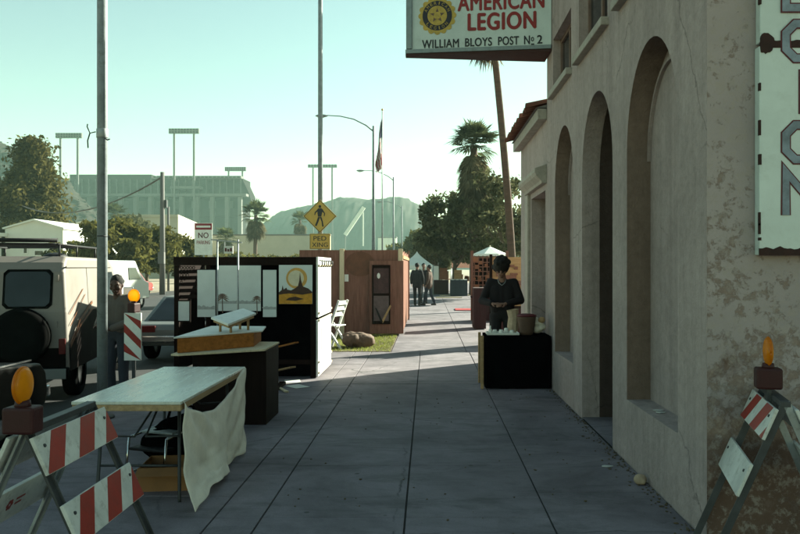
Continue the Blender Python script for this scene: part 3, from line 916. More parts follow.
def barricade(label, loc, rz, L, face, apex=.95, spread=.45, lamp_y=0.0, mark=False, lamp_x=0.0, lamp_z=0.0):
    """length along local +y; its seen face looks to local +x"""
    t = thing('aframe_barricade', label, 'barricade', loc, rz, 'A-frame barricades')
    def pt(sd, z, y, off=0.0):
        x = sd * (apex - z) * spread
        return Vector((x + sd * off, y, z + off * spread))
    for sd in (1, -1):
        for y in (0.05, L - .05):
            lg = MB()
            lg.obox(pt(sd, .0, y), pt(sd, apex, y), .035, .012, (1, 0, 0))
            lg.obox(pt(sd, .0, y + .015), pt(sd, apex, y + .015), .006, .04, (1, 0, 0))
            lg.build('leg', 'dark_steel' if sd > 0 else 'steel', t, bevel=.002)
            MB().obox(pt(sd, .0, y - .01) + Vector((0, 0, .008)), pt(sd, .0, y - .01) + Vector((sd * .06, 0, .008)), .05, .012).build('foot', 'white_old', t)
    MB().obox((0, .03, apex - .01), (0, L - .03, apex - .01), .05, .03).build('hinge_bar', 'dark_steel', t, bevel=.003)
    # panels
    for sd in (1, -1):
        for pi, (zt, zb) in enumerate(((.905, .745), (.615, .445))):
            a = pt(sd, zt, 0, .02); b = pt(sd, zb, 0, .02)
            d = (b - a); nn = Vector((sd, 0, spread)).normalized()
            q = [a, a + Vector((0, L, 0)), b + Vector((0, L, 0)), b]
            pn = MB().prism(q, nn * .018).build('panel', 'white_old', t, bevel=.003)
            style = face[pi] if sd > 0 else 'plain'
            if style == 'stripes':
                # diagonal stripes, the top leaning towards the far end, each a polygon clipped to the panel
                for y0, y1 in ((-.005, .14), (.29, .45), (.59, .75)):
                    sl_ = .165
                    poly = []
                    raw = [(y0, 1.0), (y1, 1.0), (y1 + sl_, 0.0), (y0 + sl_, 0.0)]
                    for lim, sgn_ in ((L - .004, 1), (.004, -1)):
                        out_ = []
                        for k in range(len(raw)):
                            p0, p1 = raw[k - 1], raw[k]
                            i0, i1 = sgn_ * (p0[0] - lim) <= 0, sgn_ * (p1[0] - lim) <= 0
                            if i0 != i1:
                                f = (lim - p0[0]) / (p1[0] - p0[0]); out_.append((lim, p0[1] + (p1[1] - p0[1]) * f))
                            if i1: out_.append(p1)
                        raw = out_
                    if len(raw) < 3: continue
                    MB().prism([a + d * (tt * .97 + .015) + Vector((0, yy, 0)) + nn * .0185 for yy, tt in raw], nn * .0012).build('stripe', 'orange_red', pn)
            bl = MB()
            for y in (.06, L - .06):
                c = a + d * .3 + Vector((0, y, 0)) + nn * .018
                bl.cyl(c, c + nn * .006, .009, .007, 8)
            bl.build('bolt', 'dark_steel', pn)
            if mark and sd < 0 and pi == 1:
                mk = MB()
                c = a + d * .5 + Vector((0, L * .42, 0)) - nn * .001
                dn = d.normalized()
                for k in range(6):
                    an = k * math.pi / 3
                    e = c + Vector((0, 1, 0)) * math.cos(an) * .018 + dn * math.sin(an) * .018
                    mk.prism([e + Vector((0, 1, 0)) * math.cos(a2) * .011 + dn * math.sin(a2) * .011 for a2 in [i * math.pi / 4 for i in range(8)]], -nn * .001)
                for k in range(2):
                    e = c + Vector((0, .05, 0)) + dn * (k * .025 - .02)
                    mk.prism([e, e + Vector((0, .08 - k * .02, 0)), e + Vector((0, .08 - k * .02, 0)) + dn * .01, e + dn * .01], -nn * .001)
                mk.build('stamp', 'orange_red', pn)
    wl = lamp_on(t, apex - .015 + lamp_z)
    for o in [wl]:
        o.location.y = lamp_y
        o.location.x = lamp_x
    if lamp_z > 0:
        MB().box(lamp_x - .012, lamp_x + .012, lamp_y - .03, lamp_y + .03, apex - .12, apex - .015 + lamp_z).build('lamp_bracket', 'dark_steel', t, bevel=.002)
    return t
barricade('striped A-frame barricade with amber lamp standing left of the cloth-hung table', (-1.745, 3.32, 0), 0.0, .74, ('stripes', 'stripes'), mark=True, lamp_y=.03)
barricade('A-frame barricade with one striped and one plain panel by the peeling wall', (1.99, 4.63, 0), R(180 - 13), .66, ('stripes', 'plain'), lamp_y=.36, apex=.95, spread=.42, lamp_x=.035, lamp_z=.045)

# vertical panel barricade by the kerb
vp = thing('vertical_panel_barricade', 'upright diagonally striped panel with round amber lamp at the kerb', 'barricade', (-3.63, 9.6, 0))
MB().obox((0, 0, .02), (0, 0, 1.1), .04, .03).build('post', 'dark_steel', vp)
MB().box(-.3, .3, -.2, .2, 0, .04).build('base', 'dark_steel', vp, bevel=.01)
pn = MB().box(-.105, .105, -.045, -.02, .50, 1.085).build('panel', 'white', vp, bevel=.004)
s = MB()
for z in (.40, .64, .88):
    pl = [(-.104, z + .21), (.104, z), (.104, z + .105), (-.104, z + .315)]
    pl = [(x, min(max(zz, .502), 1.083)) for x, zz in pl]
    s.prism([(x, -.047, zz) for x, zz in pl], (0, .0015, 0))
s.build('stripes', 'orange_red', pn)
wl = lamp_on(vp, 1.09)
wl.rotation_euler.z = R(78)

# ------------------------------------------------------------------ folding table, drop cloth and what lies under it
TX0, TX1, TY0, TY1, TZ = -2.405, -1.665, 5.24, 7.08, .742
tb = thing('folding_table', 'long folding table with pale top beside the kerb', 'table', ((TX0 + TX1) / 2, (TY0 + TY1) / 2, 0))
hx, hy = (TX1 - TX0) / 2, (TY1 - TY0) / 2
MB().box(-hx, hx, -hy, hy, TZ - .022, TZ).build('tabletop', 'table_top', tb, bevel=.004)
e = MB()
e.box(-hx + .004, hx - .004, -hy + .004, -hy + .026, TZ - .065, TZ - .023)
e.box(-hx + .004, hx - .004, hy - .026, hy - .004, TZ - .065, TZ - .023)
e.box(-hx + .004, -hx + .026, -hy + .027, hy - .027, TZ - .065, TZ - .023)
e.box(hx - .026, hx - .004, -hy + .027, hy - .027, TZ - .065, TZ - .023)
e.build('apron', 'table_edge', tb, bevel=.003)
for sy in (-1, 1):
    for sx in (-1, 1):
        lg = MB(); lg.tube([(sx * (hx - .10), sy * (hy - .28), TZ - .03), (sx * (hx - .08), sy * (hy - .22), .02), (sx * (hx - .08), sy * (hy - .22), 0)], .012, 8)
        lg.build('leg', 'dark_steel', tb)
    br = MB()
    br.tube([(-hx + .09, sy * (hy - .24), .25), (hx - .09, sy * (hy - .24), .25)], .009, 8)
    br.tube([(0, sy * (hy - .8), TZ - .04), (-.04, sy * (hy - .26), .45), (-hx + .09, sy * (hy - .24), .46)], .008, 8)
    br.tube([(0, sy * (hy - .8), TZ - .04), (.04, sy * (hy - .26), .45), (hx - .09, sy * (hy - .24), .46)], .008, 8)
    br.build('brace', 'dark_steel', tb)
# cloth: hung from both right-hand corners of the table, sagging between, spread on the ground
cl = MB()
nu, nv = 60, 44
def cloth_pt(a, b):
    y = TY0 + .02 + a * (TY1 - TY0 - .06)
    ztop = TZ + .004 - .235 * (1 - (2 * a - 1) ** 2) * (1 - .35 * a)
    zbot = .012 + .03 * a
    z = ztop + (zbot - ztop) * b
    fold = .021 * math.sin(a * 15 + 1.5 * b) * b + .006 * math.sin(a * 34 + 3 * b) * (b ** 1.5) + .035 * math.sin(a * 6 + 1.0) * b * (1 - b)
    fold += .012 * math.sin((a * .9 + (1 - b) * .5) * 30) * math.exp(-((a - .18) / .22) ** 2) * (1 - b) * 1.5 + .010 * math.sin((a * .8 - (1 - b) * .55) * 28) * math.exp(-((a - .85) / .2) ** 2)
    belly = .07 * math.sin(math.pi * a) * math.sin(math.pi * b * .8)
    flare = .16 * max(0, b - .62) ** 1.3 * (1.3 + 1.1 * math.sin(a * 5.5 + .6))
    x = TX1 + .012 + fold + belly * .6 + flare
    pull = -(.17 * b * (1 - a) ** 2)
    if a < .12: pull -= .0
    y2 = y - pull * -1.0 * (1 if a < .5 else 0) * .6 - .10 * b * a
    if b > .80: z += .05 * max(0, math.sin(a * 5.2 + .2)) * ((b - .80) / .2) ** .7 + .012 * noise.noise((a * 14, b * 12, 7))
    z += .012 * noise.noise((a * 6, b * 5, 1.0))
    x += .014 * noise.noise((a * 9, b * 7, 4.0)) * b
    if b < .02: x -= .010
    return (x, y2, max(z, .008))
vs = [cloth_pt(i / nu, j / nv) for i in range(nu + 1) for j in range(nv + 1)]
fs = [(i * (nv + 1) + j, (i + 1) * (nv + 1) + j, (i + 1) * (nv + 1) + j + 1, i * (nv + 1) + j + 1) for i in range(nu) for j in range(nv)]
cl._add(vs, fs, True)
co = cl.build('drop_cloth', 'cloth')
so = co.modifiers.new('solid', 'SOLIDIFY'); so.thickness = .002
tag(co, 'off-white cloth hanging from the side of the folding table to the ground', 'cloth')
# cardboard box and black bag
bx = thing('cardboard_box', 'low open cardboard box on the pavement under the folding table', 'box', (-1.93, 5.92, 0), R(6))
o = MB()
for q in ((-.22, .22, -.20, -.194), (-.22, .22, .194, .20), (-.22, -.214, -.194, .194), (.214, .22, -.194, .194)):
    o.box(q[0], q[1], q[2], q[3], 0, .17)
o.box(-.214, .214, -.194, .194, 0, .006)
o.build('body', 'cardboard', bx)
fl = MB(); fl.quad((-.22, -.2, .17), (.22, -.2, .17), (.22, -.29, .13), (-.22, -.29, .13))
f_ = fl.build('flap', 'cardboard', bx); sm_ = f_.modifiers.new('s', 'SOLIDIFY'); sm_.thickness = .005
bg_ = thing('black_bag', 'slumped black bag under the folding table behind the cardboard box', 'bag', (-2.02, 6.45, 0))
b_ = MB()
for i in range(26):
    a = i / 25
    b_.ball((random.uniform(-.20, .20), random.uniform(-.18, .18), .10 + random.uniform(0, .22)), (random.uniform(.12, .19), random.uniform(.12, .19), random.uniform(.09, .15)), 10, 8)
b_.build('body', 'black_cloth', bg_, remesh=.018)
MB().tube([(-.12, -.05, .40), (-.09, -.06, .50), (.0, -.06, .53), (.09, -.06, .50), (.12, -.05, .40)], .012, 8).build('handle', 'black_cloth', bg_)
ch = thing('folded_chair', 'metal folding chair lying collapsed under the folding table', 'chair', (-2.18, 6.1, 0), R(-20))
c1 = MB()
c1.tube([(-.2, 0, .30), (-.2, .38, .33), (.16, .40, .34), (.16, 0, .31)], .011, 8)
c1.build('back_frame', 'chrome', ch)
MB().box(-.17, .13, .10, .30, .315, .335).build('backrest', 'steel', ch, bevel=.006)
MB().tube([(-.2, 0, .30), (-.2, -.05, .02), (-.2, .3, .02)], .011, 8).build('leg', 'chrome', ch)
MB().tube([(.16, 0, .31), (.16, -.05, .02), (.16, .3, .02)], .011, 8).build('leg', 'chrome', ch)
MB().box(-.19, .15, -.02, .33, .20, .225).build('seat', 'black', ch, bevel=.01)

# ------------------------------------------------------------------ tall pole by the kerb at the left
tp = thing('steel_pole', 'tall grey steel pole at the kerb with a clamp and wire', 'pole', (-3.56, 8.5, 0))
MB().tube([(0, 0, 0), (0, 0, 7.0)], .054, 20).build('shaft', 'grey_pole', tp)
MB().cyl((0, 0, 0), (0, 0, .03), .13, .12, 16).build('base_plate', 'dark_steel', tp)
MB().cyl((0, 0, 3.06), (0, 0, 3.16), .061, .061, 20).build('clamp', 'steel', tp, bevel=.004)
w = MB(); w.tube([(.05, -.05, 3.05), (.08, -.06, 3.03), (.11, -.06, 3.04)], .008, 6)
w.build('bolt', 'dark_steel', tp); w = MB()
w.tube([(-.05, -.05, 3.12), (-.10, -.08, 3.10), (-.13, -.08, 3.17), (-.125, -.08, 3.2)], .007, 6)
w.tube([(-.1, -.08, 3.10), (-.125, -.08, 3.02), (-.12, -.08, 2.94)], .007, 6)
w.build('wire', 'dark_steel', tp)
MB().cyl((0, 0, 1.98), (0, 0, 1.995), .056, .056, 20).build('band', 'dark_steel', tp)

# ------------------------------------------------------------------ counter behind the table
ct = thing('display_counter', 'dark counter with orange wood front and white top behind the folding table', 'counter')
MB().prism([(-2.46, 8.12, 0), (-1.69, 8.12, 0), (-1.69, 8.8, 0), (-2.46, 8.8, 0)], (0, 0, .775)).build('body', 'dark_wood', ct, bevel=.008)
MB().prism([(-2.52, 7.62, .778), (-2.44, 7.60, .778), (-1.69, 8.06, .778), (-1.69, 8.85, .778), (-2.5, 8.95, .778)], (0, 0, .02)).build('shelf', 'pale_wood', ct, bevel=.003)
MB().prism([(-2.47, 7.66, .80), (-1.86, 8.30, .80), (-1.92, 8.95, .80), (-2.5, 9.0, .80)], (0, 0, .145)).build('front_panel', 'orange_wood', ct, bevel=.004)
MB().prism([(-2.49, 7.61, .947), (-1.79, 8.42, .947), (-1.88, 9.02, .947), (-2.53, 9.08, .947)], (0, 0, .016)).build('counter_top', 'white', ct, bevel=.003)
db = thing('drawing_board', 'tilted white drawing board resting on the white counter top', 'board')
q = [P(211, 314, 8.2), P(243, 309.5, 8.75), P(256, 315.5, 8.55), P(228, 323, 7.98)]
q = [Vector((a.x, a.y, z)) for a, z in zip(q, (1.10, 1.165, 1.125, 1.045))]
o = MB().prism(q, (0, 0, .02)).build('sheet', 'white', db)
q2 = [c - Vector((0, 0, .003)) for c in q]
m = sum(q2, Vector()) / 4
MB().prism([m + (c - m) * .9 for c in q2], (0, 0, -.03)).build('tray', 'tan_wood', db)
for k in range(4):
    c = m + (q2[k] - m) * .62
    MB().cyl((c.x, c.y, .963), (c.x, c.y, c.z - .02), .014, .014, 8).build('leg', 'tan_wood', db)

# ------------------------------------------------------------------ picture booth
bo = thing('picture_booth', 'black slatted display booth hung with pictures and a white board end', 'booth', (0, 0, 0))
BY, BX0, BX1, BZ = 11.56, -3.78, -1.66, 1.80
MB().box(-3.25, BX1, BY + .03, BY + .06, .02, BZ - .13).build('back_panel', 'black_cloth', bo)
MB().box(BX0, BX1, BY - .01, BY + .09, BZ - .125, BZ).build('header', 'dark_wood', bo, bevel=.006)
for x in (BX0 + .04, -3.27, BX1 - .05):
    MB().obox((x, BY + .04, 0), (x, BY + .04, BZ - .126), .075, .07).build('post', 'dark_wood', bo, bevel=.005)
sl = MB()
for i in range(13):
    z = .45 + i * .094
    if .70 < z < 1.16: continue
    MB().obox((BX0 + .08, BY + .03, z), (-3.31, BY + .03, z + .01), .014, .055, (0, .4, 1)).build('slat', 'dark_wood', bo)
MB().box(BX0 + .08, -3.31, BY + .03, BY + .05, .42, .5).build('rail', 'dark_wood', bo)
MB().box(-3.25, BX1, BY + .02, BY + .028, .2, .27).build('rail', 'dark_wood', bo)
# ornamental pierced bracket in the corner
og = MB()
for i in range(5):
    for j in range(5 - i):
        c = (BX0 + .11 + i * .045, BY + .02, BZ - .16 - j * .055)
        og.tube([(c[0] + math.cos(k * math.pi / 3) * .019, c[1], c[2] + math.sin(k * math.pi / 3) * .023) for k in range(7)], .006, 5)
og.build('fretwork', 'dark_wood', bo)
sp = MB()
sp.box(BX1 + .001, BX1 + .03, BY - .02, BY + 1.52, .02, .86)
sp.box(BX1 + .001, BX1 + .03, BY - .02, BY + 1.52, .90, BZ)
sp.build('side_panel', 'white', bo, bevel=.004)
tr = MB()
for z in (.06, .22, .84, .95, BZ - .14):
    tr.box(BX1 + .031, BX1 + .05, BY + .0, BY + 1.5, z, z + .03)
tr.build('batten', 'pale_wood', bo)
for k in range(6):
    y = BY + .12 + k * .25
    MB().tube([(BX1 + .031, y, BZ - .05), (BX1 + .07, y, BZ - .06), (BX1 + .075, y, BZ - .12), (BX1 + .045, y, BZ - .15)], .011, 6).build('hook', 'dark_steel', bo)
for (ya, yb, za, zb) in ((.25, .62, 1.22, 1.52), (.85, 1.2, 1.05, 1.45), (.3, .7, .38, .72)):
    MB().box(BX1 + .0315, BX1 + .036, BY + ya, BY + yb, za, zb).build('grey_stain_piece', 'paint_grey', bo)  # added shading pieces: thin grey stains on the white board end
for y in (BY + 1.48,):
    MB().obox((BX1 - .03, y, 0), (BX1 - .03, y, BZ), .06, .06).build('post', 'dark_wood', bo)
MB().box(BX0, BX1 - .06, BY + 1.45, BY + 1.5, BZ - .1, BZ).build('rail', 'dark_wood', bo)
MB().box(BX0, BX0 + .04, BY + .1, BY + 1.5, .1, BZ).build('far_panel', 'dark_wood', bo)
MB().box(BX0 + .05, BX1 - .06, BY + 1.505, BY + 1.53, .01, BZ - .1).build('rear_panel', 'black_cloth', bo)

def canvas_mesh(x0, x1, z0, z1, y): return MB().box(x0, x1, y - .018, y, z0, z1)
def PX(px): return (px - VPX) / FPX * (BY - .02)
def PZ(py): return CAMH - (py - VPY) / FPX * (BY - .02)
PYB = BY - .015
def panel_picture(x0, x1, y0, y1, label):
    t = thing('landscape_panel', label, 'picture', (0, 0, 0), 0, 'pale landscape panels on the booth')
    canvas_mesh(PX(x0), PX(x1), PZ(y1), PZ(y0), PYB).build('canvas', 'canvas', t, bevel=.003)
    s = MB()
    w = PX(x1) - PX(x0)
    zb = PZ(y1) + (PZ(y0) - PZ(y1)) * .16
    n = 40; pts = [(PX(x0) + .004, PYB - .0195, zb), (PX(x1) - .004, PYB - .0195, zb)]
    for k in range(n + 1):
        x = PX(x1) - .004 - (w - .008) * k / n
        pts.append((x, PYB - .0195, zb + .035 + .035 * abs(noise.noise((x * 14, 0, 2))) + .02 * abs(noise.noise((x * 60, 1, 2)))))
    s.prism(pts, (0, .0012, 0))
    s.build('painted_hills', 'paint_grey', t)
    return t
pics = [panel_picture(197.5, 215.5, 270, 317, 'narrow pale landscape panel leftmost on the booth wall'),
        panel_picture(217.5, 237.5, 265.5, 311, 'taller pale landscape panel with a painted palm on the booth'),
        panel_picture(239, 261, 265.5, 311, 'wide pale landscape panel right of the palm one'),
        panel_picture(263, 276.5, 270, 317, 'narrow pale landscape panel beside the sunset picture')]
def painted_palm(t, px, py, s):
    m = MB()
    c = Vector((PX(px), PYB - .021, PZ(py)))
    for k in range(11):
        an = R(-25 + 23 * k)
        tip = c + Vector((math.cos(an) * s, 0, math.sin(an) * s * .8 - .2 * s))
        mid = c + Vector((math.cos(an) * s * .5, 0, math.sin(an) * s * .6))
        nn = Vector((-math.sin(an), 0, math.cos(an))) * s * .09
        m.prism([c, mid + nn, tip, mid - nn], (0, .001, 0))
    m.prism([c + Vector((-.006, 0, 0)), c + Vector((.006, 0, 0)), c + Vector((.012, 0, -.22)), c + Vector((-.002, 0, -.22))], (0, .001, 0))
    m.build('painted_palm', 'brown_trim', t)
painted_palm(pics[1], 222.5, 298, .11)
painted_palm(pics[2], 257, 299, .08)
ss = thing('sunset_picture', 'framed desert sunset painting with round sun and dark butte on the booth', 'picture')
x0, x1, z0, z1 = PX(279), PX(312.5), PZ(304), PZ(265)
canvas_mesh(x0, x1, z0, z1, PYB).build('canvas', 'canvas', ss, bevel=.003)
MT['sun_paint'] = mat('sun_paint', (0.55, 0.32, 0.09), 0.7, 0.2, 12)
MT['sun_core'] = mat('sun_core_paint', (0.62, 0.56, 0.42), 0.7, 0.12, 12)
MT['ochre'] = mat('ochre_paint', (0.50, 0.24, 0.03), 0.7, 0.3, 22)
MT['umber'] = mat('umber_paint', (0.055, 0.028, 0.02), 0.7, 0.3, 22)
def flat(pts, m, name, k): MB().prism([(a, PYB - .018 - .0014 * k, b) for a, b in pts], (0, .0013, 0)).build(name, m, ss)
w_, h_ = x1 - x0, z1 - z0
cxs, czs, rs = x0 + w_ * .53, z0 + h_ * .66, h_ * .27
flat([(cxs + math.cos(2 * math.pi * k / 32) * rs, czs + math.sin(2 * math.pi * k / 32) * rs) for k in range(32)], 'sun_paint', 'painted_sun', 1)
flat([(cxs - .01 + math.cos(2 * math.pi * k / 32) * rs * .75, czs + math.sin(2 * math.pi * k / 32) * rs * .75) for k in range(32)], 'sun_core', 'painted_sun', 2)
prof = [(0, .30), (.08, .36), (.11, .48), (.14, .37), (.22, .42), (.25, .37), (.36, .35), (.48, .40), (.57, .46), (.61, .60), (.63, .82), (.66, .62), (.72, .45), (.88, .40), (1, .31)]
flat([(x0 + .002, z0 + h_ * .22), (x1 - .002, z0 + h_ * .22)] + [(x0 + .002 + (w_ - .004) * a, z0 + h_ * b) for a, b in prof[::-1]], 'umber', 'painted_butte', 3)
flat([(x0 + .002, z0 + .002), (x1 - .002, z0 + .002), (x1 - .002, z0 + h_ * .28), (x0 + w_ * .7, z0 + h_ * .24), (x0 + w_ * .3, z0 + h_ * .27), (x0 + .002, z0 + h_ * .24)], 'ochre', 'painted_desert', 4)
flat([(x0 + w_ * .2, z0 + h_ * .10), (x0 + w_ * .5, z0 + h_ * .08), (x0 + w_ * .75, z0 + h_ * .13), (x0 + w_ * .5, z0 + h_ * .19), (x0 + w_ * .3, z0 + h_ * .16)], 'umber', 'painted_shrub', 5)
sp_ = thing('small_picture', 'small grey picture hung on the slatted end of the booth', 'picture')
MB().box(PX(178), PX(189.5), BY - .02, BY - .003, PZ(321), PZ(301)).build('canvas', 'canvas', sp_, bevel=.003)
b5 = MB()
for (xa, xb, za, zb) in ((177, 178.2, 300, 322), (189.3, 190.5, 300, 322), (178.2, 189.3, 300, 301.2), (178.2, 189.3, 320.8, 322)):
    b5.box(PX(xa), PX(xb), BY - .028, BY - .004, PZ(zb), PZ(za))
b5.build('frame', 'dark_wood', sp_)
# light stand of two poles and a hung sign before the booth
dsn = thing('banner_stand', 'thin two-pole stand with a small red and white board before the booth', 'stand')
for px in (217.3, 238.0):
    p0 = P(px, 240, 11.3)
    MB().cyl((p0.x, 11.3, .0), (p0.x, 11.3, 2.05), .012, .012, 8).build('pole', 'steel', dsn)
a_, b_ = P(211, 239.6, 11.3), P(242, 242.5, 11.3)
MB().obox(a_, b_, .02, .02).build('crossbar', 'steel', dsn)
MB().box(P(224, 0, 11.3).x, P(233, 0, 11.3).x, 11.29, 11.31, P(0, 253.5, 11.3).z, P(0, 246, 11.3).z).build('board', 'white', dsn)
k_ = MB()
for i in range(3):
    k_.box(P(225 + i * 2.6, 0, 11.3).x, P(226.8 + i * 2.6, 0, 11.3).x, 11.283, 11.29, P(0, 251.5, 11.3).z, P(0, 248 + i % 2, 11.3).z)
k_.build('board_marking', 'maroon', dsn)
MB().obox(P(224.5, 241, 11.3), P(224.5, 246, 11.3), .012, .012).build('hanger', 'steel', dsn)
# loose timber in front of the booth
def plank(a, b, w, h, m, label):
    o = MB().obox(a, b, w, h).build('plank', m, bevel=.003)
    return tag(o, label, 'plank', 'loose planks before the booth')
plank((-2.35, 10.3, .20), (-1.66, 9.55, .42), .09, .02, 'tan_wood', 'tan plank slanting up from behind the counter')
plank((-2.3, 10.6, .50), (-1.72, 10.2, .66), .07, .02, 'orange_wood', 'orange-brown plank propped highest before the booth')
plank((-2.3, 11.1, .012), (-1.85, 10.2, .012), .05, .02, 'pale_wood', 'pale plank lying on the pavement before the booth')
plank((-2.9, 10.2, .05), (-2.1, 10.85, .05), .10, .02, 'white_old', 'whitish plank lying on a dark crate before the booth')
cr = thing('dark_crate', 'low dark crate on the pavement in front of the picture booth', 'crate')
o = MB()
for (xa, xb, ya, yb) in ((-2.95, -2.0, 10.15, 10.17), (-2.95, -2.0, 10.93, 10.95), (-2.95, -2.93, 10.17, 10.93), (-2.02, -2.0, 10.17, 10.93)):
    o.box(xa, xb, ya, yb, 0, .038)
o.box(-2.93, -2.02, 10.17, 10.93, .0, .02)
o.build('body', 'dark_wood', cr)

for i, (x, y, a, lb) in enumerate(((-1.95, 11.2, 12, 'white sheet of paper on the pavement nearest the booth corner post'), (-2.2, 10.75, -20, 'white sheet of paper lying beside the pale plank'), (-1.80, 10.72, 40, 'white sheet of paper on the pavement right of the pale plank'))):
    o = MB().box(-.11, .11, -.15, .15, .003, .006).build('paper_sheet', 'white', loc=(x, y, 0)); o.rotation_euler.z = R(a)
    tag(o, lb, 'paper', 'sheets of paper before the booth')
for k in range(9):
    MB().box(PX(233 + k * 4.9), PX(234.6 + k * 4.9), PYB - .002, PYB + .04, PZ(308.3), PZ(307.0 + .3 * (k % 2))).build('price_card', 'white', bo)

# ------------------------------------------------------------------ brown booth on the grass strip
br = thing('plywood_booth', 'brown plywood booth with pale posts on the far side of the grass strip', 'booth')
GY = 18.75
MB().box(-3.1, -.62, GY, GY + .03, .04, 2.06).build('front_wall', 'brown_wood', br, bevel=.004)
for px in (342, 400.5):
    x = P(px, 0, GY).x
    MB().box(x - .055, x + .055, GY - .05, GY - .002, .04, 2.09).build('post', 'pale_wood', br, bevel=.006)
MT['poster_dark'] = mat('poster_dark_print', (0.06, 0.03, 0.03), 0.8, 0.4, 9)
MT['poster_grey'] = mat('poster_grey_print', (0.10, 0.07, 0.07), 0.8, 0.35, 9)
MT['stain'] = mat('dark_plywood_stain', (0.125, 0.055, 0.034), 0.75, 0.25, 6)
x = P(360, 0, GY).x
MB().prism([(x + math.cos(2 * math.pi * k / 32) * .36, GY - .004, 1.72 + math.sin(2 * math.pi * k / 32) * .30) for k in range(32)], (0, .003, 0)).build('painted_disc', 'stain', br)
MB().box(P(369.5, 0, GY - .1).x, P(403.5, 0, GY - .1).x, GY - .10, GY - .06, .05, 1.80).build('front_board', 'brown_wood', br, bevel=.004)
pp = MB().box(P(372.5, 0, GY).x, P(390.5, 0, GY).x, GY - .135, GY - .102, .28, 1.70).build('poster_board', 'dark_wood', br, bevel=.004)
MB().box(P(374, 0, GY).x, P(389, 0, GY).x, GY - .142, GY - .136, 1.02, 1.62).build('dark_print', 'poster_dark', pp)
MB().box(P(374, 0, GY).x, P(389, 0, GY).x, GY - .142, GY - .136, .36, .96).build('grey_print', 'poster_grey', pp)
MB().prism([(P(379 + math.cos(k * .785) * 1.6, 0, GY).x, GY - .147, 1.44 + math.sin(k * .785) * .07) for k in range(8)], (0, .004, 0)).build('white_spot', 'white', pp)
MB().prism([P(375, 308, GY - .15), P(376.5, 308, GY - .15), P(383, 322, GY - .15), P(381, 323, GY - .15)], (0, .006, 0)).build('strut', 'black', pp)
MB().prism([P(390, 305, GY - .15), P(391.5, 306, GY - .15), P(383, 323, GY - .15), P(381, 322, GY - .15)], (0, .006, 0)).build('strut', 'tan_wood', pp)
for px in (347,):
    MB().box(P(344.5, 0, GY).x, P(348.5, 0, GY).x, GY - .012, GY - .001, 1.30, 1.47).build('paper_notice', 'white', br)
sw = MB()
for i in range(9):
    y0 = GY + .04 + i * .62
    sw.box(-.66, -.62, y0, y0 + .56, .05, 2.0 + .03 * (i % 3))
sw.build('side_boards', 'brown_wood', br, bevel=.004)
MB().box(-.625, -.58, GY + 5.5, GY + 5.58, 0, 2.15).build('post', 'brown_wood', br)
MB().box(-.615, -.59, GY, GY + 5.5, 1.85, 1.93).build('rail', 'tan_wood', br)
MB().box(-3.1, -3.06, GY + .03, GY + 5.5, .04, 2.0).build('far_side_wall', 'brown_wood', br)
MB().box(-3.05, -.67, GY + 5.5, GY + 5.54, .04, 2.0).build('rear_wall', 'brown_wood', br)
# tarp-covered lump on the grass
tl = MB()
for i in range(14):
    tl.ball((random.uniform(-.22, .22), random.uniform(-.15, .15), .10 + random.uniform(0, .10)), (random.uniform(.12, .2), random.uniform(.1, .16), random.uniform(.10, .16)), 10, 8)
tl.ball((0, 0, .14), (.34, .2, .17), 16, 10)
lt = tl.build('covered_bundle', 'tarp', loc=(-1.42, 15.9, 0), remesh=.02)
tag(lt, 'brown tarp-covered bundle lying on the grass strip', 'bundle')
dp = lt.modifiers.new('disp', 'DISPLACE')
tx = bpy.data.textures.new('folds', 'CLOUDS'); tx.noise_scale = .12; dp.texture = tx; dp.strength = .06
wc = thing('white_chair', 'white wooden folding chair standing at the grass strip beside the booth', 'chair', (-1.86, 15.75, 0), R(70))
for sx in (-.2, .2):
    MB().obox((sx, .2, 0), (sx, -.16, .98), .03, .04).build('leg', 'white', wc)
    MB().obox((sx * .9, -.2, 0), (sx * .9, .16, .5), .03, .04).build('leg', 'white', wc)
o = MB()
for i in range(5): o.box(-.2, .2, -.12 + i * .066, -.07 + i * .066, .46, .48)
o.build('seat', 'white', wc)
o = MB()
for z in (.70, .82, .93):
    o.obox((-.2, .2 - .36 * z / .98, z), (.2, .2 - .36 * z / .98, z), .02, .08)
o.build('backrest', 'white', wc)

# ------------------------------------------------------------------ people
def capsule_hand(mb, wrist, d, pn, thumb, s=1.0, curl=.35):
    """palm and five fingers; d: direction from the wrist, pn: palm normal, thumb: side the thumb leaves from"""
    d = Vector(d).normalized(); pn = Vector(pn); pn = (pn - d * pn.dot(d)).normalized(); sd = Vector(thumb); sd = (sd - d * sd.dot(d) - pn * sd.dot(pn)).normalized()
    w = Vector(wrist)
    for k in (-1.2, 0, 1.2):
        mb.cap(w + sd * .010 * k * s, .014 * s, w + d * .078 * s + sd * .022 * k * s, .0125 * s)
    for k, ln in ((1.5, .068), (.5, .078), (-.5, .072), (-1.5, .055)):
        b = w + d * .082 * s + sd * .019 * k * s
        m = b + (d * math.cos(curl) + pn * math.sin(curl)) * ln * .5 * s
        e = m + (d * math.cos(curl * 2.4) + pn * math.sin(curl * 2.4)) * ln * .5 * s
        mb.cap(b, .0095 * s, m, .0088 * s); mb.cap(m, .0088 * s, e, .0075 * s)
    b = w + d * .025 * s + sd * .024 * s
    m = b + (sd * .75 + d * .6 + pn * .3).normalized() * .042 * s
    mb.cap(b, .012 * s, m, .0105 * s); mb.cap(m, .0105 * s, m + (d * .9 + sd * .2 + pn * .3).normalized() * .03 * s, .0085 * s)

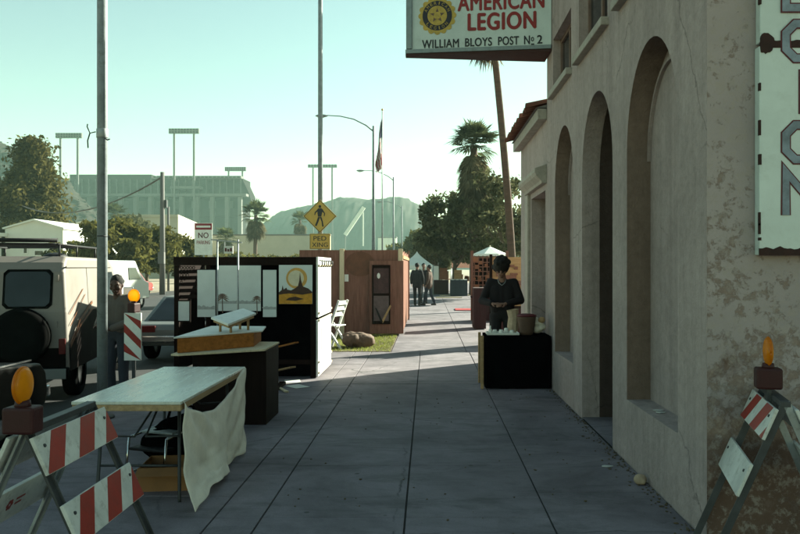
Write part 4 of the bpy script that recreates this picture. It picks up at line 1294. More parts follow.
def person(label, loc, rz, J, skin, shirt, trousers, hair, voxel=.01, scale=1.0, coat=False, bighair=0.0, look=0.0, group=None):
    """J: joints in a frame where the person faces -y"""
    t = thing('person', label, 'person', loc, rz, group)
    t.scale = (scale,) * 3
    V = {k: Vector(v) for k, v in J.items()}
    hd = V['head']; nk = V['neck']
    hq = Euler((V.get('tilt', Vector((0, 0, 0))).x, 0, look)).to_matrix()
    def H(x, y, z): return hd + hq @ Vector((x, y, z))
    b = MB()
    b.ball(hd, (.074, .093, .108), 16, 12, hq)
    b.cap(H(0, -.035, -.055), .055, H(0, -.058, -.088), .032)          # jaw and chin
    b.cap(H(0, -.088, .018), .010, H(0, -.106, -.022), .016)           # nose
    b.cap(H(-.026, -.090, -.058), .009, H(.026, -.090, -.058), .009)   # mouth
    b.cap(H(-.05, -.078, .032), .011, H(.05, -.078, .032), .011)       # brow
    for sx in (-1, 1):
        b.ball(H(sx * .076, .005, -.005), (.012, .022, .032), 8, 6, hq)
        b.ball(H(sx * .045, -.062, -.025), .026, 8, 6)
    b.cap(H(0, .01, -.06), .052, nk, .056)
    b.cap(nk, .056, V['chest'], .075)
    b.cap(V['chest'], .075, V['pelvis'], .075)
    for s in ('l', 'r'):
        sg_ = 1 if s == 'l' else -1
        b.cap(V['chest'] + Vector((0, 0, .08)), .07, V['sh_' + s], .045)
        b.cap(V['sh_' + s], .046, V['el_' + s], .036); b.cap(V['el_' + s], .036, V['wr_' + s], .025)
        d = V['wr_' + s] - V['el_' + s]
        hdn = V.get('hd_' + s, d)
        capsule_hand(b, V['wr_' + s], hdn, V.get('pn_' + s, Vector((-sg_, 0, 0))), V.get('th_' + s, Vector((0, -1, 0))), 1.0)
        b.cap(V['pelvis'], .09, V['hip_' + s], .075); b.cap(V['hip_' + s], .075, V['kn_' + s], .048); b.cap(V['kn_' + s], .048, V['an_' + s], .034)
        f = V.get('ft_' + s, Vector((0, -1, 0))).normalized()
        b.cap(V['an_' + s] + Vector((0, 0, -.03)), .036, V['an_' + s] + f * .13 + Vector((0, 0, -.05)), .026)
    b.build('body', skin, t, remesh=voxel)
    eyes = MB()
    for sx in (-1, 1): eyes.ball(H(sx * .031, -.081, .006), (.012, .008, .0075), 8, 6, hq)
    eyes.build('eyes', 'black', t)
    # shirt
    c = MB(); x = .012
    ch, pv = V['chest'], V['pelvis']
    for sx in (-1, 1):
        c.cap(ch + Vector((sx * .085, 0, .02)), .098 + x, pv + Vector((sx * .07, 0, .03)), .088 + x)
        if coat: c.cap(pv + Vector((sx * .075, 0, .03)), .10 + x, pv + Vector((sx * .085, 0, -.14)), .105 + x)
    c.cap(ch + Vector((0, .005, .03)), .108, pv + Vector((0, .005, .03)), .10)
    c.cap(ch + Vector((0, 0, .09)), .085, nk + Vector((0, .01, -.03)), .062)
    for s in ('l', 'r'):
        c.cap(ch + Vector((0, 0, .09)), .08, V['sh_' + s], .052 + x); c.cap(V['sh_' + s], .052 + x, V['el_' + s], .046 + x)
        e = V['el_' + s]; w = V['wr_' + s]
        c.cap(e, .046 + x, e + (w - e) * .88, .034 + x)
    c.build('shirt' if not coat else 'jacket', shirt, t, remesh=max(voxel, .011))
    c = MB()
    c.cap(pv + Vector((-.06, 0, 0)), .105, pv + Vector((.06, 0, 0)), .105)
    for s in ('l', 'r'):
        c.cap(pv, .10, V['hip_' + s], .095); c.cap(V['hip_' + s], .094, V['kn_' + s], .066); c.cap(V['kn_' + s], .066, V['an_' + s] + Vector((0, 0, .0)), .055)
    c.build('trousers', trousers, t, remesh=max(voxel, .011))
    c = MB()
    for s in ('l', 'r'):
        f = V.get('ft_' + s, Vector((0, -1, 0))).normalized(); a = V['an_' + s]
        c.cap(a + Vector((0, 0, -.02)), .05, a + f * .13 + Vector((0, 0, -.045)), .037)
        c.cap(a - f * .04 + Vector((0, 0, -.045)), .038, a + f * .15 + Vector((0, 0, -.05)), .032)
    c.build('shoes', 'shoe', t, remesh=.011)
    h = MB()
    h.ball(H(0, .022, .032), (.084 + bighair, .095 + bighair, .098 + bighair), 16, 12, hq)
    rnd = random.Random(len(label))
    for k in range(46 if bighair else 20):
        a = rnd.uniform(0, 6.28); e = rnd.uniform(-.5, 1.4)
        dx = Vector((math.cos(a) * math.cos(e), math.sin(a) * math.cos(e), math.sin(e)))
        if dx.y < -.35 and dx.z < .55: continue
        h.ball(H(dx.x * (.076 + bighair), .022 + dx.y * (.086 + bighair), .03 + dx.z * (.088 + bighair)), .022 + bighair * .7 * rnd.random(), 7, 6)
    h.build('hair', hair, t, remesh=.009)
    return t

def stand(stride=0.0, **k):
    J = dict(an_l=(.10, -stride, .085), an_r=(-.10, stride, .085), kn_l=(.105, -stride * .6 - .02, .49), kn_r=(-.105, stride * .35 - .04, .48),
             hip_l=(.095, 0, .90), hip_r=(-.095, 0, .90), pelvis=(0, 0, .95), chest=(0, .0, 1.26), neck=(0, .0, 1.47), head=(0, -.025, 1.615),
             sh_l=(.168, 0, 1.395), sh_r=(-.168, 0, 1.395), el_l=(.245, .03, 1.13), el_r=(-.245, .03, 1.13), wr_l=(.245, -.06, .89), wr_r=(-.245, -.06, .89))
    J.update(k); return J

# stall keeper behind the black-clothed table, looking down at her hands
st_ = person('woman with dark curly hair in a dark sweater standing behind the black table', (1.09, 11.42, 0), R(-8),
       stand(head=(-.01, -.075, 1.60), neck=(0, -.02, 1.46), tilt=(.42, 0, 0), wr_l=(.06, -.30, 1.10), el_l=(.265, -.04, 1.14), wr_r=(-.12, -.30, 1.10), el_r=(-.285, -.05, 1.13),
             hd_l=(-.8, -.5, .0), hd_r=(.75, -.55, .05), pn_l=(0, .3, -1), pn_r=(0, .3, -1), th_l=(.2, -.6, .3), th_r=(-.2, -.6, .3)),
       'skin', 'shirt_plum', 'trousers_dark', 'hair', .007, 1.02, bighair=.034)
nl = MB(); nl.tube([(-.06, -.105, 1.44), (-.04, -.125, 1.39), (0, -.14, 1.355), (.04, -.125, 1.39), (.06, -.105, 1.44)], .006, 6)
nl.build('necklace', 'steel', st_)
# man between the van and the pole
person('man in a grey shirt with head bowed between the van and the steel pole', (-3.96, 9.95, -.13), R(-24),
       stand(head=(.03, -.06, 1.575), neck=(.01, -.02, 1.44), tilt=(.25, 0, .0), wr_l=(.12, -.26, 1.02), el_l=(.27, -.02, 1.12), wr_r=(-.05, -.30, 1.06), el_r=(-.26, -.05, 1.12),
             hd_l=(-.7, -.5, .2), hd_r=(.7, -.5, .2), pn_l=(0, .4, -1), pn_r=(0, .4, -1)), 'skin_dark', 'shirt_grey', 'jeans', 'hair', .008, .985, look=R(25))
# walkers up the lit pavement
person('man in a black jacket walking away along the lit pavement', (-.46, 32.9, 0), R(172),
       stand(.10, hd_l=(0, 0, -1), hd_r=(0, 0, -1)), 'skin', 'jacket_black', 'trousers_dark', 'hair', .016, 1.05, coat=True, group='people walking on the lit pavement')
person('walker in a brown coat mid-stride right of the man in the black jacket', (.06, 33.4, 0), R(-110),
       stand(.21), 'skin', 'brown_coat', 'jeans', 'hair', .016, 1.0, coat=True, group='people walking on the lit pavement')
person('walker half hidden behind the man in the black jacket', (-.20, 35.5, 0), R(10),
       stand(.06), 'skin', 'shirt_plum', 'jeans', 'hair', .016, 1.05, coat=True, group='people walking on the lit pavement')

# ------------------------------------------------------------------ black-clothed table and wares
kt = thing('clothed_table', 'small table under a black cloth against the stucco wall', 'table', (0, 0, 0))
c = MB()
x0, x1, y0, y1, zt = .775, WX - .02, 10.5, 11.12, .715
pts_ring = []
for (a, b, n) in (((x0, y0), (x1, y0), 30), ((x1, y0), (x1, y1), 18), ((x1, y1), (x0, y1), 30), ((x0, y1), (x0, y0), 18)):
    for k in range(n): pts_ring.append(Vector((a[0] + (b[0] - a[0]) * k / n, a[1] + (b[1] - a[1]) * k / n, 0)))
mid = Vector(((x0 + x1) / 2, (y0 + y1) / 2, 0)); N = len(pts_ring); vs = []; rows = 12
for j in range(rows + 1):
    f = j / rows
    for k, p in enumerate(pts_ring):
        d = (p - mid); d.normalize()
        wv = .008 * math.sin(k * .9) * f + .006 * noise.noise((k * .35, f * 2, 0))
        if p.x > x1 - .01: wv = min(wv, 0)
        vs.append((p.x + d.x * wv, p.y + d.y * wv, zt - f * (zt - .015)))
fs = [(j * N + k, (j + 1) * N + k, (j + 1) * N + (k + 1) % N, j * N + (k + 1) % N) for j in range(rows) for k in range(N)]
c._add(vs, fs, True)
c._add([v for v in vs[:N]], [tuple(range(N))])
c.build('table_cover', 'black_cloth', kt)
MB().box(x0 - .06, x0 - .022, y0 + .01, y0 + .06, 0, .72).build('leg', 'tan_wood', kt, bevel=.004)
MB().box(x0 - .06, x0 - .022, y1 - .06, y1 - .01, 0, .72).build('leg', 'tan_wood', kt, bevel=.004)
ZT_ = zt + .003
ty = thing('white_tray', 'white tray of small wares on the left of the black table', 'tray', (1.03, 10.78, ZT_))
o = MB(); o.box(-.22, .22, -.15, .15, 0, .012)
for q in ((-.22, .22, -.15, -.14), (-.22, .22, .14, .15), (-.22, -.21, -.14, .14), (.21, .22, -.14, .14)): o.box(q[0], q[1], q[2], q[3], .012, .03)
o.build('base', 'white', ty, bevel=.003)
for i, (dx, dy, h) in enumerate(((-.17, -.05, .10), (-.10, .03, .05), (-.02, -.04, .055), (.06, .05, .07), (.13, -.03, .045))):
    o = MB()
    if i == 0: o.tube([(0, 0, 0), (0, 0, .05), (0, 0, .07), (0, 0, .11)], [.03, .026, .012, .010], 12)
    else: o.tube([(0, 0, 0), (0, 0, h * .3), (0, 0, h * .8), (0, 0, h)], [.022, .034, .03, .022], 12)
    o = o.build('white_jar', 'white', loc=(1.03 + dx, 10.78 + dy, ZT_ + .013))
    tag(o, ['slim white bottle standing at the left end of the white tray', 'low white jar behind the slim bottle on the tray', 'low white jar at the middle front of the tray', 'taller white jar at the back of the tray', 'smallest white jar at the right front of the tray'][i], 'jar', 'white wares on the tray')
pot = thing('clay_pot', 'brown lidded pot on the black table near the wall', 'pot', (1.36, 10.72, ZT_))
MB().tube([(0, 0, 0), (0, 0, .05), (0, 0, .22), (0, 0, .25)], [.085, .10, .125, .128], 22).build('bowl', 'clay', pot)
MB().tube([(0, 0, .251), (0, 0, .275), (0, 0, .29)], [.135, .132, .06], 22).build('lid', 'maroon', pot)
pb = thing('paper_bag', 'crumpled tan paper bag behind the tray on the black table', 'bag', (1.20, 10.98, ZT_), R(12))
o = MB(); o.tube([(0, 0, 0), (.0, 0, .1), (.01, 0, .22), (-.005, 0, .33)], [.075, .082, .076, .085], 9, False)
b6 = o.build('body', 'kraft', pb, smooth=False); s6 = b6.modifiers.new('s', 'SOLIDIFY'); s6.thickness = .003
wr_ = MB()
for i in range(16): wr_.ball((random.uniform(-.07, .06), random.uniform(-.06, .06), .05 + random.uniform(0, .15)), random.uniform(.03, .055), 6, 5)
o = wr_.build('crumpled_wrapping', 'cloth', loc=(1.555, 10.8, ZT_), remesh=.016)
tag(o, 'crumpled pale wrapping between the brown pot and the wall', 'wrapping')
wp = MB().ball((0, 0, .20), (.05, .045, .045), 10, 8).build('fruit', 'tan_wood', loc=(1.57, 10.75, ZT_ - .0))
tag(wp, 'tan round fruit on top of the crumpled wrapping', 'fruit')

# ------------------------------------------------------------------ litter along the wall
lump = MB().ball((0, 0, .04), (.052, .042, .042), 12, 9)
for i in range(5): lump.ball((random.uniform(-.03, .03), random.uniform(-.03, .03), .03 + random.uniform(0, .04)), .024, 8, 6)
o = lump.build('crumpled_cup', 'kraft', loc=(1.61, 5.9, -.002), remesh=.008)
tag(o, 'crumpled tan paper cup on the pavement against the wall', 'litter')
o = MB()
for i in range(420):
    if random.random() < .75:
        y = random.uniform(4.7, 10.4); x = WX - .01 - abs(random.gauss(0, .06))
    else:
        x = random.uniform(-1.4, 1.6); y = random.uniform(4, 10.4)
    r = random.uniform(.003, .010)
    a = random.uniform(0, 3)
    o.ball((x, y, r * .5), (r * random.uniform(.8, 2), r, r * .6), 5, 4, Euler((0, 0, a)).to_matrix())
tag(o.build('debris', 'soil'), 'small dark debris along the foot of the wall', None, None, 'stuff')
for i, (px, py, d) in enumerate(((607, 467, 6.42), (650, 404, 0), (659, 406, 0))):
    if d:
        p = P(px, py, d); c = Vector((p.x, p.y, .004))
    else:
        c = Vector((WX + .1, 6.05 - i * .09 + .09, .534))
    pts = []
    for k in range(7):
        an = k * .9; r = random.uniform(.02, .042)
        pts.append(c + Vector((math.cos(an) * r * 1.3, math.sin(an) * r * .8, 0)))
    o = MB().prism(pts, (0, 0, .004)).build('paper_scrap', 'white_old')
    tag(o, ['white paper scrap on the pavement in front of the dark doorway', 'larger paper scrap on the sill of the nearest arched niche', 'second scrap on the niche sill, nearer the camera'][i], 'litter', 'paper scraps')

# ------------------------------------------------------------------ vehicles
def wheel(parent, x, y, r=.32, w=.19):
    t = MB()
    prof = [(-w / 2, r * .62), (-w / 2, r * .92), (-w / 2 + .03, r), (w / 2 - .03, r), (w / 2, r * .92), (w / 2, r * .62)]
    n = 24; vs = []
    for a, rr in prof:
        for k in range(n): vs.append((a, math.cos(2 * math.pi * k / n) * rr, math.sin(2 * math.pi * k / n) * rr))
    t._add(vs, [(i * n + k, i * n + (k + 1) % n, (i + 1) * n + (k + 1) % n, (i + 1) * n + k) for i in range(5) for k in range(n)], True)
    wo_ = t.build('wheel', 'rubber', parent, loc=(x, y, r))
    MB().cyl((-w * .36, 0, 0), (w * .36, 0, 0), r * .63, r * .63, 20).build('rim', 'chrome', wo_)
    return wo_
def body_prism(prof, w, tumble, z0):
    """side profile (y,z) carried across the width, narrowing above z0"""
    m = MB(); n = len(prof)
    secs = [-1, 1]
    vs = []
    for sx in secs:
        for (y, z) in prof: vs.append((sx * (w / 2 - max(0, z - z0) * tumble), y, z))
    fs = [tuple(range(n)), tuple(range(n, 2 * n))[::-1]]
    for i in range(n):
        j = (i + 1) % n
        fs.append((i, n + i, n + j, j))
    m._add(vs, fs)
    return m

van = thing('parked_van', 'cream and brown van with roof rack and spare wheel parked at the kerb', 'van', (-5.46, 9.83, -.13), R(11.5))
VW, VL, VH = 1.70, 4.25, 1.92
prof = [(0.02, .42), (0.0, .75), (0.02, 1.2), (.10, 1.72), (.17, 1.84), (.30, VH), (VL - 1.25, VH), (VL - .95, 1.80), (VL - .42, 1.18), (VL - .06, 1.08), (VL, .95), (VL, .42)]
bv = body_prism(prof, VW, .085, .95).build('body', 'van_white', van, bevel=.05, clean=True)
hw = lambda z: VW / 2 - max(0, z - .95) * .085
# brown lower half and stripes lie on the body
def side(y, z, off=.004): return (hw(z) + off, y, z)
def side_patch(pts, name, m, off):
    mb = MB()
    mb._add([side(y, z, off) for y, z in pts] + [side(y, z, off - .003) for y, z in pts],
            [tuple(range(len(pts)))] + [(i, (i + 1) % len(pts), len(pts) + (i + 1) % len(pts), len(pts) + i) for i in range(len(pts))])
    return mb.build(name, m, van)
side_patch([(.10, .43), (.10, .72), (.6, .95), (1.5, 1.16), (3.3, 1.16), (3.3, .95), (VL - .12, .93), (VL - .12, .43)], 'lower_paint', 'van_brown', .006)
side_patch([(.10, .75), (.6, .985), (1.5, 1.20), (1.5, 1.165), (.6, .955), (.10, .725)], 'stripe', 'stripe', .009)
side_patch([(.10, .80), (.6, 1.05), (1.5, 1.29), (1.5, 1.25), (.6, 1.01), (.10, .77)], 'stripe', 'stripe', .008)
for (a, b, c, d) in ((.12, 1.17, 1.0, 1.48), (.12, 1.02, 1.1, 1.40)):
    side_patch([(a, b), (c, d), (c, d - .014), (a, b - .014)], 'stripe', 'stripe', .007)
side_patch([(2.55, 1.20), (2.55, 1.70), (3.12, 1.70), (3.52, 1.20)], 'side_window', 'glass', .008)
side_patch([(2.46, .55), (2.46, 1.76), (2.475, 1.76), (2.475, .55)], 'door_seam', 'black', .010)
MB().obox((hw(1.3) + .02, 3.2, 1.28), (hw(1.3) + .2, 3.25, 1.33), .03, .02).build('mirror_arm', 'chrome', van)
MB().box(hw(1.3) + .14, hw(1.3) + .30, 3.22, 3.26, 1.24, 1.44).build('mirror', 'chrome', van, bevel=.012)
side_patch([(2.30, 1.06), (2.30, 1.085), (2.42, 1.085), (2.42, 1.06)], 'door_handle', 'chrome', .02)
side_patch([(1.30, .50), (1.30, 1.80), (1.312, 1.80), (1.312, .50)], 'door_seam', 'black', .0095)
side_patch([(.12, 1.775), (.12, 1.80), (3.1, 1.80), (3.1, 1.775)], 'drip_rail', 'van_white', .025)
MB().box(.06, .085, -.03, .0, 1.02, 1.14).build('door_handle', 'chrome', van, bevel=.005)
rw = MB()
def rear_panel(x0, x1, z0, z1, name, m, off, bev=.0):
    yo = lambda z: (.0 if z < .75 else (.0 + (z - .75) * .044 if z < 1.2 else .02 + (z - 1.2) * .154)) - off
    pts = [(x0 + .05, z0), (x1 - .05, z0), (x1, z0 + .05), (x1, z1 - .05), (x1 - .05, z1), (x0 + .05, z1), (x0, z1 - .05), (x0, z0 + .05)]
    mb = MB(); mb.prism([(x, yo(z), z) for x, z in pts], (0, .02, 0))
    return mb.build(name, m, van)
for sx in (-1, 1):
    a, b = sorted((sx * .09, sx * .62))
    g_ = rear_panel(a - .03, b + .03, 1.245, 1.75, 'window_gasket', 'rubber', .008)
    rear_panel(a, b, 1.275, 1.72, 'rear_window', 'glass', .014)
    s_ = MB(); xe = sx * .70
    for z in (1.0, 1.6): s_.box(xe - .02, xe + .02, -.012 + (z - .75) * .10 - .01, .04 + (z - .75) * .1, z, z + .08)
    s_.build('hinge', 'van_white', van)
    MB().box(sx * .78 - .04, sx * .78 + .04, -.02, .03, .66, .86).build('tail_light', 'red_lens', van, bevel=.008)
MB().box(-.006, .006, -.006, .06, .45, 1.25).build('door_seam', 'black', van)
MB().prism([(-.82, -.004, .43), (.82, -.004, .43), (.82, -.004, .74), (-.82, -.004, .74)], (0, .02, 0)).build('lower_paint', 'van_brown', van)
sw = MB()
n = 36; prof2 = [(.0, .0), (-.16, .0), (-.175, .2), (-.17, .30), (-.14, .345), (-.02, .36), (.0, .34)]
vs = []
for (a, rr) in prof2:
    for k in range(n): vs.append((.30 + math.cos(2 * math.pi * k / n) * rr, a - .01, .90 + math.sin(2 * math.pi * k / n) * rr))
sw._add(vs, [(i * n + k, (i + 1) * n + k, (i + 1) * n + (k + 1) % n, i * n + (k + 1) % n) for i in range(len(prof2) - 1) for k in range(n)], True)
sw.build('spare_wheel', 'rubber', van)
MB().box(-.88, .88, -.14, -.02, .38, .50).build('bumper', 'rubber', van, bevel=.02)
lp = MB().box(.56, .86, -.155, -.142, .36, .49).build('license_plate', 'car_grey', van, bevel=.003)
rk = MB()
for x in (-.66, .66):
    rk.tube([(x, .25, 2.08), (x, 2.7, 2.08)], .014, 8)
    for y in (.35, 1.3, 2.5): rk.tube([(x, y, VH - .02), (x, y, 2.08)], .013, 8)
for y in (.3, .9, 1.6, 2.6): rk.tube([(-.66, y, 2.085), (.66, y, 2.085)], .012, 8)
rk.build('roof_rack', 'black', van)
MB().tube([(-.66, .26, 2.13), (.66, .26, 2.13)], .028, 10).build('rack_bar', 'black', van)
MB().ball((.35, 1.4, VH), (.17, .2, .07), 14, 8).build('roof_vent', 'black', van)
for x in (-.72, .72):
    for y in (.9, VL - .75): wheel(van, x, y, .33, .19)
wsx = MB(); wsx._add([(-hw(1.25) + .05, VL - .50, 1.28), (hw(1.25) - .05, VL - .50, 1.28), (hw(1.75) - .05, VL - .87, 1.74), (-hw(1.75) + .05, VL - .87, 1.74)], [(0, 1, 2, 3)])
wsx.build('windscreen', 'glass', van)

def car(name, label, loc, rz, paint, L=4.6, W=1.78, H=1.38, hood=.86, cab=(.95, 1.5, 3.0, 3.55), group=None):
    """forward +y, the tail at y=0"""
    t = thing(name, label, 'car', loc, rz, group)
    tail = hood - .02
    prof = [(.06, .32), (0, .45), (.0, tail - .10), (.06, tail), (cab[0], hood + .02), (cab[3], hood + .03), (L - .12, hood - .10), (L - .02, hood - .20), (L, .48), (L - .06, .32)]
    b = body_prism(prof, W, .06, .5).build('body', paint, t, bevel=.045, clean=True)
    z0, z1 = hood + .0, H
    wb, wt = W / 2 - .09, W / 2 - .26
    m = MB()
    vs = [(-wb, cab[0], z0), (wb, cab[0], z0), (wb, cab[3], z0), (-wb, cab[3], z0), (-wt, cab[1], z1), (wt, cab[1], z1), (wt, cab[2], z1), (-wt, cab[2], z1)]
    m._add(vs, [(4, 5, 6, 7), (0, 1, 5, 4), (1, 2, 6, 5), (2, 3, 7, 6), (3, 0, 4, 7), (0, 3, 2, 1)])
    cabn = m.build('roof', paint, t, bevel=.04, clean=True)
    V8 = [Vector(v) for v in vs]
    def pane(ids, name, s=.86, off=.012):
        q = [V8[i] for i in ids]; c = sum(q, Vector()) / 4
        nn = (q[1] - q[0]).cross(q[3] - q[0]).normalized()
        if nn.dot(c - Vector((0, (cab[0] + cab[3]) / 2, (z0 + z1) / 2))) < 0: nn = -nn
        MB().prism([c + (a - c) * s + nn * off for a in q], -nn * .006).build(name, 'glass', t)
    pane((0, 1, 5, 4), 'rear_window', .85); pane((2, 3, 7, 6), 'windscreen', .88)
    pane((1, 2, 6, 5), 'side_window', .82); pane((3, 0, 4, 7), 'side_window', .82)
    MB().box(-W / 2 + .02, W / 2 - .02, -.09, -.01, .40, .52).build('bumper', 'chrome', t, bevel=.02)
    MB().box(-W / 2 + .02, W / 2 - .02, L + .01, L + .09, .40, .52).build('bumper', 'chrome', t, bevel=.02)
    for sx in (-1, 1):
        MB().box(sx * (W / 2 - .28) - .14, sx * (W / 2 - .28) + .14, -.012, .03, .58, .70).build('tail_light', 'red_lens', t, bevel=.006)
        MB().cyl((sx * (W / 2 - .28), L - .01, .62), (sx * (W / 2 - .28), L + .015, .62), .085, .085, 16).build('headlight', 'sign_white', t)
        for y in (.85, L - .85): wheel(t, sx * (W / 2 - .10), y, .31, .18)
        MB().box(sx * (W / 2 - .02) - .012, sx * (W / 2 - .02) + .012, .3, L - .35, hood - .055, hood - .04).build('trim_strip', 'chrome', t)
    return t
car('parked_car', 'black car with chrome side trim parked behind the van, its front end in view', (-4.92, 3.70, -.13), 0, 'car_black', 4.55, 1.80, 1.32, .88, (.7, 1.2, 2.2, 2.9), 'cars parked along the kerb')
car('parked_car', 'low grey car ahead of the striped vertical panel beside the booth', (-4.62, 14.3, -.13), R(2), 'car_grey', 4.2, 1.62, 1.20, .74, (.25, 1.0, 2.5, 3.0), 'cars parked along the kerb')
car('parked_car', 'red car far up the street beyond the white van', (-18.0, 44, -.13), 0, 'car_red', 4.5, 1.75, 1.45, .9, group='cars parked along the kerb')
wv = thing('white_van', 'white van parked up the street ahead of the cream van', 'van', (-13.35, 30.0, -.13), 0)
o = body_prism([(0, .4), (0, 1.2), (.12, 1.95), (.3, 2.05), (3.2, 2.05), (3.9, 1.25), (4.6, 1.1), (4.65, .4)], 1.9, .08, 1.0).build('body', 'car_white', wv, bevel=.06, clean=True)
MB().box(-.7, .7, -.004, .05, 1.25, 1.72).build('rear_window', 'glass', wv, bevel=.01)
MB().prism([(.945, 2.3, 1.25), (.945, 3.6, 1.25), (.91, 3.1, 1.75), (.91, 2.3, 1.75)], (.006, 0, 0)).build('side_window', 'glass', wv)
MB().box(-.93, .93, -.1, -.01, .4, .52).build('bumper', 'chrome', wv, bevel=.02)
for sx in (-1, 1):
    MB().box(sx * .85 - .05, sx * .85 + .05, -.015, .03, .8, 1.05).build('tail_light', 'red_lens', wv)
    for y in (.9, 3.8): wheel(wv, sx * .83, y, .33, .19)

# ------------------------------------------------------------------ street furniture
px_ = thing('pedestrian_sign', 'yellow diamond pedestrian sign with PED XING plate on a tall pole', 'sign', (P(320, 0, 25.4).x, 25.4, 0))
MB().tube([(0, .07, 0), (0, .07, 11.5)], [.085, .07], 14).build('pole', 'grey_pole', px_)
zc = P(0, 216, 25.3).z
hd_ = .545
dm = MB().prism([(0, -.03, zc - hd_), (hd_, -.03, zc), (0, -.03, zc + hd_), (-hd_, -.03, zc)], (0, .02, 0)).build('sign_plate', 'sign_yellow', px_, bevel=.003)
bd = MB()
cs = [(0, -hd_), (hd_, 0), (0, hd_), (-hd_, 0)]
stroke(bd, [(a * .945, zc + b * .945) for a, b in cs], .018, -.0335, True)
bd.build('border', 'sign_black', dm)
fg = MB(); yy = -.0336
def fp(pts): fg.prism([(a * .9, yy, zc + b * .9) for a, b in pts], (0, .003, 0))
fg.prism([(math.cos(k * .524) * .045, yy, zc + .315 + math.sin(k * .524) * .05) for k in range(12)], (0, .003, 0))
fp([(-.07, .28), (.06, .29), (.09, .16), (.05, -.02), (-.07, -.02), (-.09, .12)])
fp([(.06, .28), (.10, .25), (.19, .10), (.17, .0), (.14, .01), (.15, .10), (.07, .18)])
fp([(-.07, .28), (-.11, .22), (-.19, .14), (-.20, .04), (-.17, .04), (-.15, .12), (-.08, .17)])
fp([(-.07, -.03), (.01, -.03), (-.05, -.20), (-.12, -.36), (-.18, -.34), (-.12, -.19)])
fp([(-.01, -.03), (.06, -.03), (.11, -.20), (.14, -.38), (.08, -.38), (.06, -.20)])
fg.build('walking_figure', 'sign_black', dm)
z0 = P(0, 249, 25.3).z; z1 = P(0, 233.5, 25.3).z
pl = MB().box(-.335, .335, -.03, -.01, z0, z1).build('word_plate', 'sign_yellow', px_, bevel=.003)
bd = MB(); stroke(bd, [(-.315, z0 + .02), (.315, z0 + .02), (.315, z1 - .02), (-.315, z1 - .02)], .012, -.0335, True); bd.build('border', 'sign_black', pl)
text('PED', 'lettering', 'sign_black', pl, (-.21, -.0305, z0 + .275), FRONT, .42, .15, .002, .012)
text('XING', 'lettering', 'sign_black', pl, (-.26, -.0305, z0 + .065), FRONT, .52, .15, .002, .012)

def street_light(px, d, label):
    t = thing('street_light', label, 'street light', (P(px, 0, d).x, d, 0), 0, 'curved-arm street lights along the kerb')
    MB().tube([(0, 0, 0), (0, 0, 10.9)], [.12, .075], 12).build('pole', 'grey_pole', t)
    MB().tube([(0, 0, 10.55), (-.5, 0, 10.95), (-1.3, 0, 11.35), (-2.2, 0, 11.55), (-3.1, 0, 11.6)], [.05, .045, .04, .035, .03], 8).build('arm', 'grey_pole', t)
    MB().ball((-3.4, 0, 11.57), (.42, .15, .10), 12, 8).build('lamp_head', 'grey_pole', t)
    MB().ball((-3.45, 0, 11.50), (.25, .12, .09), 10, 6).build('lamp_glass', 'sign_white', t)
    return t
street_light(373.5, 51, 'nearest street light with curved arm, behind the pedestrian sign')
street_light(393.5, 80, 'second street light farther up, right of the flagpole')
street_light(402, 118, 'most distant street light, its lamp low beside the flagpole')
fl_ = thing('flagpole', 'slender flagpole with a limp striped flag between two street lights', 'flagpole', (P(382.3, 0, 62).x, 62, 0))
MB().tube([(0, 0, 0), (0, 0, 14.1)], [.07, .04], 10).build('pole', 'steel', fl_)
MB().ball((0, 0, 14.2), .09, 10, 8).build('finial', 'gold', fl_)
ztop, zbot = 13.6, 9.5
def drape(t, k, n): # limp flag hanging along the pole
    w = .12 + .42 * math.sin(min(1, t * 1.15) * 1.9) * (1 if t < .8 else 1.0)
    return w
stripes = {0: MB(), 1: MB(), 2: MB()}
NR, NC = 26, 9
pts = []
for i in range(NR + 1):
    t = i / NR; row = []
    for j in range(NC + 1):
        s_ = j / NC
        x = -.04 - s_ * (.10 + .5 * t ** 1.2) * (1 - .45 * max(0, t - .85) / .15) + .04 * math.sin(t * 9 + s_ * 3)
        y = .13 * math.sin(s_ * 9.0 + t * 2)
        z = ztop - (ztop - zbot) * t - s_ * .35
        row.append((x, y, z))
    pts.append(row)
for i in range(NR):
    for j in range(NC):
        k = 2 if i < 10 and j < 5 else (i // 2 + j) % 2
        if i > 19: k = 0 if (j + i // 3) % 3 else 1
        stripes[k].quad(pts[i][j], pts[i][j + 1], pts[i + 1][j + 1], pts[i + 1][j])
root_f = stripes[0].build('flag', 'flag_red', fl_)
stripes[1].build('white_stripes', 'flag_white', root_f); stripes[2].build('canton', 'flag_blue', root_f)

np_ = thing('street_sign', 'white NO PARKING sign with red header beyond the picture booth', 'sign', (P(203.5, 0, 36).x, 36, -.15))
z0, z1 = P(0, 255, 36).z + .15, P(0, 223, 36).z + .15
MB().box(-.41, .41, -.03, .0, z0, z1).build('sign_plate', 'white', np_, bevel=.004)
MB().box(-.40, .40, -.036, -.031, z1 - .31, z1 - .02).build('red_header', 'flag_red', np_)
MB().box(-.33, .33, -.041, -.0365, z1 - .21, z1 - .12).build('header_bar', 'white', np_)
text('NO', 'lettering', 'maroon', np_, (-.24, -.031, z1 - .70), FRONT, .48, .26, .003, .02)
text('PARKING', 'lettering', 'flag_red', np_, (-.31, -.031, z1 - .98), FRONT, .62, .17, .003, .015)
MB().cyl((0, .03, 0), (0, .03, z1 - .05), .04, .04, 8).build('post', 'steel', np_)

